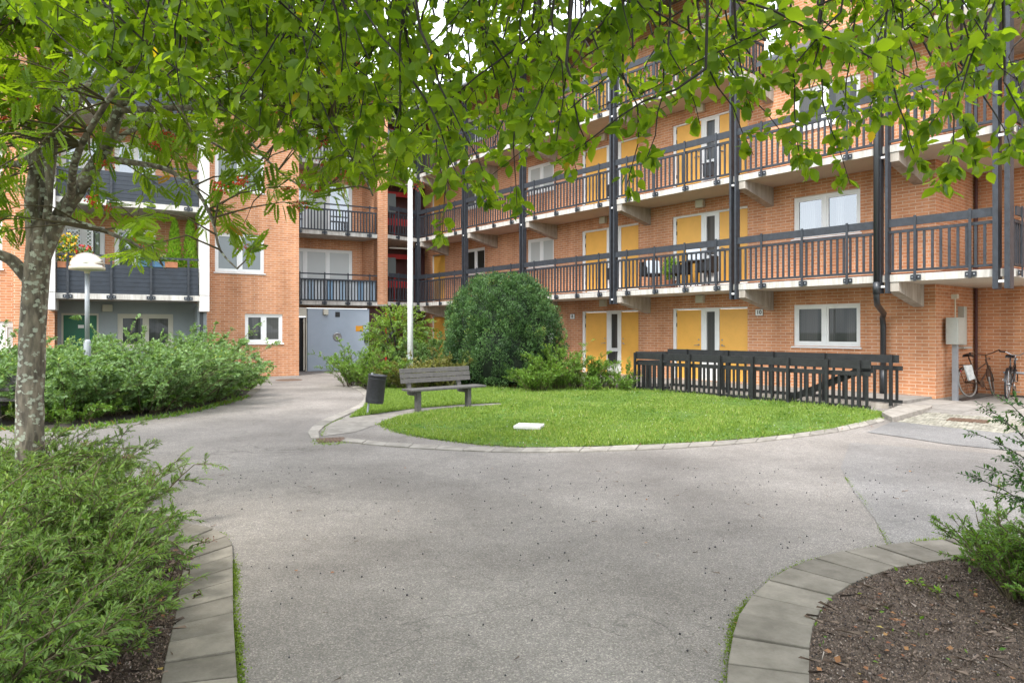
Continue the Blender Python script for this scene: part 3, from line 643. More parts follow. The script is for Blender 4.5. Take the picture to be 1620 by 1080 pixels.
prof = [(.001, .0), (.05, .015), (.07, .0), (.13, .03), (.17, .03), (.175, 0)]
q.lathe((0, 0, 0), prof, 24); q.v = [(xq + v[0], ch - v[2] - .001, 1.33 + v[1]) for v in q.v]; q.build('vent_cover', M['steel'], lb, smooth=True)
xq = ll(534, MM + .15); q = MB(); q.box(xq - .09, xq + .09, ch - .015, ch, 2.12, 2.32); q.build('vent_grille', M['ink'], lb)
xq = ll(514.5, MM + .15); q = MB(); q.box(xq - .1, xq + .1, ch - .13, ch, 2.2, 2.42); q.build('wall_lamp', M['cream'], lb, bevel=.02)
xq = ll(568.5, MM + .15); q = MB(); q.box(xq - .15, xq + .15, ch - .012, ch, 1.55, 1.77); so_ = q.build('warning_sign', M['orange'], lb)
q = MB(); xq = ll(579, MM + .15); q.box(xq - .08, xq + .08, ch - .1, ch, 1.08, 1.42); so_ = q.build('intercom', M['blackmetal'], lb, bevel=.03)
q = MB(); q.box(ll(584.5, MM + .4), ll(612, MM + .4), ch + .25, ch + .35, 0, 2.5); q.build('stair_panel', M['darkred'], lb)
# black panel paints the unlit gap of the open door by the pier
q = MB(); q.box(.02, ll(474, MM) + .35, ym + .3, ym + .35, 0, 2.1); do = q.build('door', M['dark'], lb)
q = MB(); q.box(ll(481, MM), ll(483, MM), ym + .1, ym + .16, .05, 2.05); q.box(ll(485, MM), ll(486.5, MM) - .002, ym + .12, ym + .25, 0, 2.12); q.box(.02, ll(486.5, MM) - .003, ym + .13, ym + .24, 2.13, 2.46); q.build('door_frame', M['cream'], lb)
for k in (1, 2, 3):
    zb = 2.62 + SH * (k - 1) - (.0)
    q = MB(); q.prism([(.005, ym), (xm2 + .02, ym), (xm2 + .02, ym + .3), (xm1 + .01, ym + .55), (xs1 + .02, yb_ - .01), (.005, yb_ - .01)], zb - .03, zb + .13); q.build('balcony_slab', M['slab_edge'], lb)
    xe = xm1 - .02
    ro = railing(lb, (.03, ym + .0), (xe, ym), (.13, .4, .66, .91), zb - .03, top=1.24, pan_top=1.02, pan_bot=.16, edge_out=-1, thinrail=True, pitch=.12, bw=.045)
    if k == 1:
        q = MB(); n = 14
        for i in range(n):
            a = .06 + (xe - .1) * i / n; q.box(a, a + (xe - .1) / n * .97, ym + .06 + .01 * (i % 2), ym + .075 + .01 * (i % 2), zb + .16, zb + .95, (0, 1, 0, 2, 0)[i % 5])
        q.build('balcony_screen', [mat('screen_cloth_white', (.6, .62, .64), .8), mat('screen_cloth_blue', (.25, .38, .52), .8), mat('screen_cloth_sky', (.38, .48, .58), .8)], ro)
# stairwell between the blocks
def loc2(P):  # world xy -> local of lb
    d = np.array(P[:2]) - org2; return float(d @ U), float(d @ Wn)
cA = loc2(E * sA + Nn * N0)        # gallery column A in this frame
bk = loc2(E * (X0 + OX) + Nn * (NW + .0))
ys = ym + 2.6
q = MB(); q.box(xm2, bk[0] + 3, ys, ys + .2, 0, ZR - .3); q.build('stair_wall', M['darkred'], lb)
for k in range(4):
    zf = 2.62 + SH * k
    pq = MB(); pq.box(xm2 + .02, xm2 + .07, ym + .3, ym + .36, zf - 2.6 if k else 0, zf - .15); pq.build('stair_post', M['red'], lb)
    q = MB(); q.box(xm2 + .1, xm2 + 1.6, ym + 1.9, ym + 1.96, zf - .62, zf - .42); q.box(xm2 + .1, xm2 + 1.6, ym + 1.9, ym + 1.96, zf - 1.9, zf - 1.6)
    q.box(xm2 + .95, xm2 + 1.0, ym + 1.89, ym + 1.97, zf - 2.6, zf - .62)
    fo = q.build('stair_frame', M['red'], lb)
    q = MB(); q.box(xm2 + .4, xm2 + 1.3, ym + .9, ym + .98, zf - .3, zf - .24); q.build('strip_lamp', M['cream'], lb)
    q = MB(); q.box(xm2 + .35, xm2 + .8, ym + 1.25, ym + 1.27, zf - 1.45, zf - .65); q.build('stair_pane', M['pane_lines'], lb)
    q = MB(); q.prism([(xm2 + .021, ym), (cA[0], cA[1]), (bk[0], bk[1]), (bk[0] + .2, ys), (xm2 + .021, ys)], zf, zf + .15)
    if k < 3:
        q.build('landing_slab', M['slab_edge'], lb)
        railing(lb, (xm2 + .05, ym), (cA[0] - .05, cA[1]), (.3,), zf, edge_out=-1)
# roof
q = MB()
for (a, b, y) in ((xl - 8.2, .3, -1.8), (.301, bk[0] + 1.5, ym - .35)):
    q.box(a, b, y, 12, ZR, ZR + .22)
q.build('roof', M['roof'], lb)
q = MB(); q.box(xl - 8, .0, 11, 11.2, 0, ZR); q.box(xl - 8, xl - 7.8, .26, 11, 0, ZR); q.build('rear_wall', M['brick'], lb)
# ---------------------------------------------------------------- ground
def sheet(name, poly, z, m, kind='structure', thick=None):
    from mathutils.geometry import tessellate_polygon
    vs = [(float(p[0]), float(p[1]), z) for p in poly]; tr_ = tessellate_polygon([[Vector(v) for v in vs]])
    b = MB(); b.add(vs, [tuple(t) for t in tr_])
    if thick:
        n = len(vs); lo = [(v[0], v[1], z - thick) for v in vs]; b.add(vs + lo, [(i, (i + 1) % n, n + (i + 1) % n, n + i) for i in range(n)])
    o = b.build(name, m); 
    bm_fix(o); return tag(o, kind=kind)
def bm_fix(o):
    import bmesh
    bm = bmesh.new(); bm.from_mesh(o.data); bmesh.ops.recalc_face_normals(bm, faces=bm.faces)
    up = sum(f.normal.z * f.calc_area() for f in bm.faces)
    if up < 0: bmesh.ops.reverse_faces(bm, faces=bm.faces)
    bm.to_mesh(o.data); bm.free()
def smooth_poly(pts, n=6, closed=False):
    pts = [np.array(p, float) for p in pts]; out = []; L_ = len(pts)
    rng_ = range(L_) if closed else range(L_ - 1)
    for i in rng_:
        p0 = pts[(i - 1) % L_] if closed or i > 0 else pts[0]; p1 = pts[i]; p2 = pts[(i + 1) % L_]; p3 = pts[(i + 2) % L_] if closed or i < L_ - 2 else pts[-1]
        for k in range(n):
            t = k / n; out.append(.5 * ((2 * p1) + (-p0 + p2) * t + (2 * p0 - 5 * p1 + 4 * p2 - p3) * t * t + (-p0 + 3 * p1 - 3 * p2 + p3) * t ** 3))
    if not closed: out.append(pts[-1])
    return out
M['asphalt'] = asphaltmat('asphalt', (.288, .262, .238), (.24, .216, .194))
M['asphalt_new'] = asphaltmat('newer_asphalt', (.272, .256, .242), (.232, .216, .202))
M['asphalt_dark'] = asphaltmat('dark_asphalt_strip', (.225, .218, .212), (.20, .194, .188))
M['kerb'] = concretemat('kerb_slab', (.245, .22, .185), (.16, .143, .118), .45, True)
M['pale_kerb'] = concretemat('pale_kerb_stone', (.31, .285, .25), (.21, .19, .165), .5, True)
M['mulch'] = mat('mulch_soil', (.15, .11, .085), .95, nscale=22, col2=(.05, .036, .028), bump=1., bscale=50)
M['turf'] = mat('turf_soil', (.10, .17, .03), .95, nscale=3, col2=(.06, .11, .02), bump=.6, bscale=40)
M['soil'] = mat('dark_soil', (.06, .048, .036), .95, nscale=12, col2=(.025, .02, .015), bump=.8, bscale=40)
M['ground'] = mat('far_ground', (.07, .1, .03), .95, noise=.3, nscale=.5)
M['paving'] = concretemat('paving', (.30, .28, .255), (.20, .185, .165), .4, True)
M['cobble'] = concretemat('cobble', (.32, .30, .25), (.20, .19, .15), .5, True)

g_ = MB(); n_ = 64
g_.add([(400 * math.cos(2 * math.pi * k / n_), 400 * math.sin(2 * math.pi * k / n_), -.03) for k in range(n_)], [tuple(range(n_))]); tag(g_.build('ground', M['ground']), kind='structure')
sheet('asphalt_path', [(-16, -9), (18, -9), (18, 16), (12, 20), (3, 29), (-2, 30.5), (-8, 29), (-16, 25)], 0., M['asphalt'])
# newer asphalt on the right side, bounded by the mossy crack
crack = [gp(*p) for p in ((1300, 700), (1338, 755), (1372, 800), (1408, 862))]
sheet('asphalt_patch', [gp(1345, 700), gp(1620, 722), gp(1750, 730), gp(1900, 900), gp(1408, 866)][:5] + [gp(1385, 822), gp(1352, 780), gp(1330, 740)], .004, M['asphalt_new'])
sheet('asphalt_strip', [gp(*p) for p in ((1372, 684), (1410, 668), (1450, 668), (1560, 680), (1660, 690), (1700, 718), (1590, 712), (1500, 703), (1430, 692))], .008, M['asphalt_dark'])
# kerbs of the two near beds: single slabs side by side
def kerb_slabs(name, outer, inner, n, z, m, th=.06, gap=.018, jit=.006):
    rng = random.Random(4)
    def resample(P, k):
        P = [np.array(p[:2]) for p in P]; d = [0]
        for i in range(1, len(P)): d.append(d[-1] + np.linalg.norm(P[i] - P[i - 1]))
        out = []
        for q in np.linspace(0, d[-1], k):
            j = min(max(np.searchsorted(d, q) - 1, 0), len(P) - 2); t = (q - d[j]) / (d[j + 1] - d[j] + 1e-9); out.append(P[j] * (1 - t) + P[j + 1] * t)
        return out
    o_ = resample(smooth_poly(outer, 8), n + 1); i_ = resample(smooth_poly(inner, 8), n + 1); b = MB()
    for k in range(n):
        q = [o_[k], o_[k + 1], i_[k + 1], i_[k]]; c = sum(q) / 4; s_ = 1 - gap / max(.2, np.linalg.norm(o_[k] - o_[k + 1]))
        dz = rng.uniform(-jit, jit); e1 = q[1] - q[0]; e1 = e1 / np.linalg.norm(e1)
        q2 = [p - e1 * ((p - c) @ e1) * (1 - s_) for p in q]
        tz = [rng.uniform(-.003, .003) for _ in range(4)]
        n0 = [(p[0], p[1], z + dz + tz[i]) for i, p in enumerate(q2)] + [(p[0], p[1], z - th) for p in q2]
        b.add(n0, [(0, 1, 2, 3), (0, 4, 5, 1), (1, 5, 6, 2), (2, 6, 7, 3), (3, 7, 4, 0)])
    o = b.build(name, m, bevel=.005); bm_fix(o); tag(o, kind='structure'); return o
Ro = [gp(*p) for p in ((1148, 1180), (1150, 1080), (1158, 1020), (1176, 968), (1218, 922), (1290, 888), (1380, 869), (1470, 859), (1560, 856), (1700, 862))]
Ri = [gp(*p) for p in ((1276, 1180), (1280, 1080), (1283, 1005), (1308, 957), (1365, 925), (1440, 904), (1530, 885), (1620, 880), (1760, 885))]
Ri = [gp(*p) for p in ((1282, 1180), (1280, 1080), (1284, 1005), (1308, 957), (1352, 928), (1410, 905), (1480, 893), (1545, 884), (1620, 880), (1740, 882))]
kerb_slabs('kerb', Ro, Ri, 15, .03, M['kerb'])
sheet('planting_bed', [p for p in smooth_poly(Ri, 4)] + [np.array((4.5, 3.0, 0)), np.array((3.5, 1.0, 0)), np.array((1.1, 1.0, 0))], .016, M['mulch'])
Lo = [gp(*p) for p in ((385, 1180), (375, 1080), (369, 980), (368, 900), (366, 862), (345, 843), (300, 832), (235, 812), (150, 788), (60, 766), (-80, 744))]
Li = [gp(*p) for p in ((242, 1180), (256, 1080), (276, 985), (288, 915), (291, 880), (278, 866), (250, 855), (200, 838), (130, 812), (55, 790), (-80, 766))]
kerb_slabs('kerb', Lo, Li, 30, .03, M['kerb'])
sheet('planting_bed', smooth_poly(Li, 4) + [np.array((-9, 7.4, 0)), np.array((-9, 1, 0)), np.array((-1.5, 1, 0))], .016, M['mulch'])

# moss in the joints along the kerbs and in the crack
moss_pts = []
rg = np.random.default_rng(3)
def along(P, step, w_):
    P = [np.array(p[:2]) for p in smooth_poly(P, 8)]; out = []
    for i in range(len(P) - 1):
        L_ = np.linalg.norm(P[i + 1] - P[i]); m_ = max(1, int(L_ / step)); 
        for k in range(m_): out.append(P[i] + (P[i + 1] - P[i]) * rg.random() + rg.normal(0, w_, 2))
    return out
def patchy(P, th, sc=2.2):
    return [p for p in P if math.sin(p[0] * sc * 2 + 1) * math.cos(p[1] * sc * 1.7) + rg.normal(0, .35) > th]

# lawn island ---------------------------------------------------------------
lawn_edge = [(600, 671), (625, 683), (680, 694), (755, 703), (840, 708), (940, 706), (1040, 703), (1130, 698), (1220, 690), (1300, 681), (1385, 664), (1402, 655), (1375, 651), (1200, 633), (1005, 617), (900, 616), (790, 617), (770, 630), (800, 642), (740, 645), (680, 652), (630, 660)]
kerb_o = [(1400, 666), (1340, 681), (1250, 694), (1150, 704), (1040, 711), (930, 715), (820, 716), (720, 713), (620, 707), (540, 699)]
kerb_i = [(1392, 660), (1330, 676), (1245, 689), (1150, 698), (1040, 704), (930, 708.5), (820, 709.5), (720, 707), (620, 701.5), (548, 694)]
kerb_slabs('kerb', [gp(*p) for p in kerb_o], [gp(*p) for p in kerb_i], 26, .02, M['pale_kerb'], gap=.01, jit=.003)
ko2 = [(492, 694), (487, 688), (490, 680), (502, 670), (525, 659), (550, 649), (568, 640), (576, 630), (570, 620), (556, 612), (540, 605)]
ki2 = [(505, 694), (503, 688), (506, 681), (517, 672), (538, 662), (560, 652), (578, 642), (586, 631), (581, 619), (566, 610), (549, 603)]
kerb_slabs('kerb', [gp(*p) for p in ko2], [gp(*p) for p in ki2], 18, .02, M['pale_kerb'], gap=.01, jit=.003)
# slab path leading to the bench
pathp = [(508, 690), (507, 682), (520, 671), (545, 661), (600, 655), (650, 648), (720, 642), (800, 638), (810, 643), (740, 647), (680, 653), (630, 661), (604, 669), (560, 684)]
sheet('slab_path', [gp(*p) for p in pathp], .006, M['pale_kerb'])
# bench grass strip and main lawn base
g2edge = [(553, 661), (575, 646), (584, 632), (582, 618), (600, 612), (700, 610), (790, 616), (772, 630), (800, 637), (720, 641), (650, 647), (600, 654)]
sheet('lawn', [gp(*p) for p in lawn_edge], .012, M['turf'])
sheet('lawn', [gp(*p) for p in g2edge], .0125, M['turf'])
sheet('shrub_bed', [gp(*p) for p in ((545, 602), (586, 622), (600, 613), (790, 617), (1005, 617), (1005, 596), (900, 582), (700, 580), (560, 585))], .009, M['soil'])
sheet('shrub_bed', [gp(*p) for p in ((-250, 700), (-100, 690), (0, 676), (90, 679), (200, 664), (300, 649), (390, 624), (402, 610), (385, 600), (330, 598), (200, 596), (-250, 600))], .008, M['soil'])
sheet('shrub_bed_edge', [gp(*p) for p in ((385, 628), (402, 612), (400, 606), (412, 607), (412, 616), (395, 630))], .014, M['kerb'])

# walkway along the gallery block, raised
def rl(s_, n_): p = E * s_ + Nn * n_; return np.array((p[0], p[1]))
sW1 = float(s_r(1428, 15.2)); sW0 = sA - 1
sheet('walkway', [rl(sW0, 14.95), rl(sW1, 14.95), rl(sW1, NW + .02), rl(sW0, NW + .02)], .13, M['paving'], thick=.2)
def zpv(n_): return .012 + .062 * min(1., max(0., (n_ - 14.3) / 1.6))
tb = MB()
def ptile(a, b, c, d, g=.006):
    q = [(a + g, c + g), (b - g, c + g), (b - g, d - g), (a + g, d - g)]; v = [(*rl(*p), zpv(p[1])) for p in q] + [(*rl(*p), -.02) for p in q]
    tb.add(v, [(0, 1, 2, 3), (0, 4, 5, 1), (1, 5, 6, 2), (2, 6, 7, 3), (3, 7, 4, 0)])
for i in range(14):
    for j in range(9):
        a = sW1 + i * .6; c = 13.9 + j * .6
        if c + .6 > NW and a < sK + .02:
            if c > NW: continue
            ptile(a, a + .6, c, NW - .01); continue
        if c + .6 > NB + .1: continue
        if j == 0 and i < 3: continue
        ptile(max(a, sK + .03) if c > NW else a, a + .6, c, c + .6)
for i in range(9): ptile(sK + .03 + i * .6, sK + .63 + i * .6, NB - .4, NB - .03)
o = tb.build('paving_slabs', M['paving']); bm_fix(o); tag(o, kind='structure')
# granite kerb stone at the end of the stair fence
ks = MB(); a, b = gp(1405, 666), gp(1480, 650); 
q = [gp(1412, 668)[:2], gp(1395, 659)[:2], gp(1428, 645)[:2], gp(1475, 648)[:2], gp(1470, 651)[:2]]
ks.prism([tuple(p) for p in (q[0], q[4], q[3], q[2], q[1])], -.02, .09); o = ks.build('kerb_stone', M['pale_kerb'], bevel=.01); bm_fix(o); tag(o, kind='structure')
# cobbles
cb = MB(); rr = random.Random(7); P0, P1, P2, P3 = gp(1425, 667), gp(1600, 686), gp(1640, 662), gp(1480, 650)
nx, ny = 30, 12
for i in range(nx):
    for j in range(ny):
        u, v_ = (i + .5 * (j % 2)) / nx, j / ny; 
        c = (P0 * (1 - u) + P1 * u) * (1 - v_) + (P3 * (1 - u) + P2 * u) * v_; c = c[:2]
        ex = (P1 - P0)[:2] / nx * .44; ey = (P3 - P0)[:2] / ny * .42; z = .02 + rr.uniform(-.004, .006)
        q = [c - ex - ey, c + ex - ey, c + ex + ey, c - ex + ey]; q = [p + np.array((rr.uniform(-.008, .008), rr.uniform(-.008, .008))) for p in q]
        cb.add([(p[0], p[1], z) for p in q] + [(p[0] + (p[0] - c[0]) * .12, p[1] + (p[1] - c[1]) * .12, 0.0) for p in q], [(0, 1, 2, 3), (0, 4, 5, 1), (1, 5, 6, 2), (2, 6, 7, 3), (3, 7, 4, 0)])
o = cb.build('cobble_paving', M['cobble']); bm_fix(o); tag(o, kind='structure')
M['rust'] = mat('rusty_iron', (.10, .058, .036), .8, noise=.3, nscale=20)
for (x, y, lab, rad) in ((1532, 667, 'rusty drain cover set in the cobbles, the nearer of two', .3), (1560, 656, 'rusty drain cover at the far edge of the cobbles', .26)):
    p = gp(x, y); q = MB(); q.box(-rad, rad, -rad * .75, rad * .75, 0, .03)
    for i in range(7): q.box(-rad * .9 + i * rad * .27, -rad * .9 + i * rad * .27 + rad * .13, -rad * .65, rad * .65, .03, .036)
    o = q.build('drain_cover', M['rust']); o.location = (p[0], p[1], 0); o.rotation_euler = (0, 0, R(-40)); tag(o, lab, 'drain cover')
p = gp(524, 696); q = MB(); q.box(-.2, .2, -.2, .2, -.01, .008)
for i in range(7): q.box(-.17 + i * .05, -.17 + i * .05 + .026, -.17, .17, .008, .014)
o = q.build('drain_grate', M['rust']); o.location = (p[0], p[1], 0); o.rotation_euler = (0, 0, R(20)); tag(o, 'square iron drain grate at the pointed tip of the lawn island', 'drain grate')
p = gp(457, 601); q = MB(); q.lathe((0, 0, 0), [(.001, .012), (.4, .012), (.42, .0)], 32); o = q.build('manhole_cover', M['rust']); o.location = (p[0], p[1], 0); tag(o, 'round dark manhole cover in the path by the brick corner', 'manhole cover')
# ---------------------------------------------------------------- stair fence (black timber) at the cellar stair
M['bench'] = mat('weathered_grey_timber', (.085, .08, .075), .7, noise=.25, nscale=14, bump=.2, bscale=60)
M['binmat'] = mat('dark_bin_metal', (.018, .02, .024), .45, noise=.4, nscale=20, spec=.6)
FA, FB = gp(1006, 617.5), gp(1378, 650)
sFa, nFa = float(FA[:2] @ E), float(FA[:2] @ Nn); sFb, nFb = float(FB[:2] @ E), float(FB[:2] @ Nn)
nF = (nFa + nFb) / 2
fe = empty('stair_fence', 'black timber picket fence round the cellar stair at the edge of the lawn', 'fence', (*(E * sFb + Nn * nF), 0), math.atan2(E[1], E[0]))
Lf = sFb - sFa; W_f = .74
def picket(parent, a, b, z0, top, pitch=.135, pw=.05, posts=(), board=True, ext=0., out=1):
    a = np.array(a, float); b = np.array(b, float); Lr = np.linalg.norm(b - a); d = (b - a) / Lr; o = np.array((d[1], -d[0])) * out
    P3 = lambda t, off, z: (*(a + d * t + o * off), z)
    r = MB(); r.bar(P3(0, 0, z0 + top - .27), P3(Lr + ext, 0, z0 + top - .27), .045, .09); r.bar(P3(0, 0, z0 + .07), P3(Lr + ext, 0, z0 + .07), .045, .06)
    n = int(round((Lr + ext) / pitch))
    rr_ = random.Random(5)
    for i in range(n):
        t = (i + .5) * (Lr + ext) / n + rr_.uniform(-.004, .004); r.bar(P3(t, 0, z0 + .101), P3(t, 0, z0 + top - .316), pw + rr_.uniform(-.004, .004), .03, up=(*o, 0))
    ro = r.build('picket_panel', M['black'], parent)
    if board: h = MB(); h.bar(P3(-.03, .05, z0 + top - .08), P3(Lr + .03, .05, z0 + top - .08), .04, .16); h.build('top_board', M['black'], parent)
    for t in posts: q = MB(); q.bar(P3(t, .1, z0 - .02), P3(t, .1, z0 + top + .005), .05, .06, up=(*d, 0)); q.build('post', M['black'], parent)
# local x: 0 = near right end of the front run, negative = left
picket(fe, (-Lf, 0), (0, 0), 0, 1.0, posts=(.03, .9, 1.75, 2.6, 3.45, 4.3, 5.15, Lf - .18), ext=.0)
Lb = sFb - float(s_r(1060, nF + W_f))
picket(fe, (-Lf, .02), (-Lb, W_f), .0, 1.03, out=-1)
sB2 = float(s_r(1421, nF + W_f)); x2 = sB2 - sFb
picket(fe, (-Lb, W_f), (x2 + .0, W_f), .09, 1.01, pitch=.21, posts=(.6, 1.8, 3.0, 4.2, Lb + x2 - .1), ext=.08)
h = MB(); h.bar((-1.75, .1, .1), (-.25, .1, .78), .05, .14); h.bar((-.25, .1, .78), (.02, .1, .82), .05, .14); h.build('handrail', M['black'], fe)
h = MB(); h.box(-Lb + .05, .1, W_f - .05, W_f + .12, -.05, .1); h.build('stair_curb', M['concrete'], fe)
q = MB(); q.box(-Lb + .05, -.3, .08, W_f - .06, -.02, -.004 + .018); q.build('dark_stair_plate', M['dark'], fe)  # thin dark plate, paints the shaded depth of the cellar stair

# ---------------------------------------------------------------- benches
def bench(loc, rz, label):
    """local x along the bench, y to the back"""
    b = empty('park_bench', label, 'bench', loc, rz, 'park benches'); L_ = 1.8
    q = MB()
    for i in range(3): q.box(0, L_, .02 + i * .135, .145 + i * .135, .425, .465)
    q.build('seat', M['bench'], b, bevel=.006)
    q = MB()
    for i in range(3):
        z = .56 + i * .098; y = .43 + i * .018; q.add([(0, y, z), (L_ - .1, y, z), (L_ - .1, y + .03, z), (0, y + .03, z), (0, y + .016, z + .088), (L_ - .1, y + .016, z + .088), (L_ - .1, y + .046, z + .088), (0, y + .046, z + .088)],
                [(0, 3, 2, 1), (4, 5, 6, 7), (0, 1, 5, 4), (1, 2, 6, 5), (2, 3, 7, 6), (3, 0, 4, 7)])
    q.build('backrest', M['bench'], b, bevel=.005)
    for x in (.2, L_ - .38):
        q = MB(); q.box(x - .045, x + .045, .1, .2, -.02, .42); q.box(x - .045, x + .045, .2, .42, .33, .42); q.build('leg', M['bench'], b)
        q = MB(); q.bar((x, .44, .34), (x, .525, .8), .08, .05); q.build('back_post', M['bench'], b)
    return b
bl = px(637, 618, 12.9)
b1 = bench((bl[0] + .2, bl[1] + .02, 0.0), math.atan2(.66, .75), 'weathered grey timber bench on the grass strip beside the litter bin')
b2l = px(20, 630, 11.2)
b2 = copy_tree(b1); b2.location = (b2l[0] - 1.78, b2l[1] - .1, 0); b2.rotation_euler = (0, 0, R(4)); b2['label'] = 'grey timber bench cut off by the left picture edge behind the lichened trunk'
# litter bin
p = gp(581, 656); lt = empty('litter_bin', 'dark perforated litter bin tilted on a galvanised post beside the bench', 'litter bin', (p[0], p[1], 0), 0)
ti = Matrix.Rotation(R(7), 4, 'Y')
def xf(mb, mt): mb.v = [tuple(mt @ Vector(v)) for v in mb.v]
q = MB(); q.lathe((.1, .02, 0), [(.0, .24), (.165, .24), (.17, .26), (.17, .75), (.178, .755), (.178, .775), (.158, .775), (.158, .72), (0, .7)], 28); xf(q, ti); bn = q.build('bin', M['binmat'], lt, smooth=True)
q = MB()
for z in (.3, .7): q.lathe((.1, .02, 0), [(.171, z), (.176, z), (.176, z + .014), (.171, z + .014)], 28)
xf(q, ti); q.build('band', M['blackmetal'], bn)
q = MB(); q.tube([(0, .0, -.05), (.0, .0, .8)], .02, 10); xf(q, ti); q.build('post', M['galv'], lt)
# lamp post
LZd = 13.; p = px(138, 522, LZd); lp = empty('street_lamp', 'silver domed park lamp on a grey post standing in the leafy shrubs', 'street lamp', (p[0], p[1], 0))
M['dome'] = mat('opal_dome', (.50, .45, .34), .25, spec=.6); M['dome_top'] = mat('aluminium_dome', (.50, .47, .40), .25, metal=.8)
q = MB(); q.tube([(0, 0, 0), (0, 0, 1.38), (0, 0, 1.42)], [.062, .062, .045], 14); q.tube([(0, 0, 1.4), (0, 0, 2.72)], .04, 14); q.build('pole', M['galv'], lp, smooth=True)
k = 50 / F * LZd / 2; zt = CH + (522 - 427) / F * LZd
q = MB(); q.lathe((0, 0, zt), [(.04, -.07), (.06, -.02), (k * .6, -.01), (k, .0), (k, .05), (k * .985, .055)], 40); q.build('diffuser', M['dome'], lp, smooth=True)
q = MB(); q.lathe((0, 0, zt), [(k * .97, .055)] + [(k * .97 * math.cos(R(a)), .055 + k * .93 * math.sin(R(a))) for a in range(0, 91, 9)], 40); q.build('lamp_shade', M['dome_top'], lp, smooth=True)
q = MB()
for a in (14, 28, 45): q.lathe((0, 0, zt), [(k * .975 * math.cos(R(a)), .055 + k * .935 * math.sin(R(a))), (k * .975 * math.cos(R(a + 4)), .055 + k * .935 * math.sin(R(a + 4)))], 40)
q.build('shade_rib', M['dome'], lp, smooth=True)
# flagpole
Zp = 19.2; p = px(649, 522, Zp); fp = empty('flagpole', 'white flagpole rising from the shrubs behind the bench', 'flagpole', (p[0], p[1], 0))
q = MB(); q.tube([(0, 0, 0), (0, 0, 3), (0, 0, 8.6)], [.085, .078, .05], 16); q.build('pole', M['white'], fp, smooth=True)
q = MB(); q.lathe((0, 0, 8.6), [(.001, .14), (.05, .12), (.07, .07), (.05, .02), (.001, 0)], 14); q.build('finial', M['cream'], fp, smooth=True)
q = MB(); q.box(-.09, .09, -.12, -.07, .0, .9); q.build('bracket', M['galv'], fp)
# concrete cover slab in the lawn
p = gp(837, 681); q = MB(); q.box(-.19, .19, -.17, .17, -.02, .05); q.box(-.21, .21, -.19, .19, .052, .095); q.box(-.17, .17, -.15, .15, .0955, .099)
o = q.build('cover_slab', M['white_conc'], bevel=.008); o.location = (p[0], p[1], 0); o.rotation_euler = (0, 0, R(-14)); tag(o, 'pale square concrete inspection cover lying in the lawn', 'inspection cover')

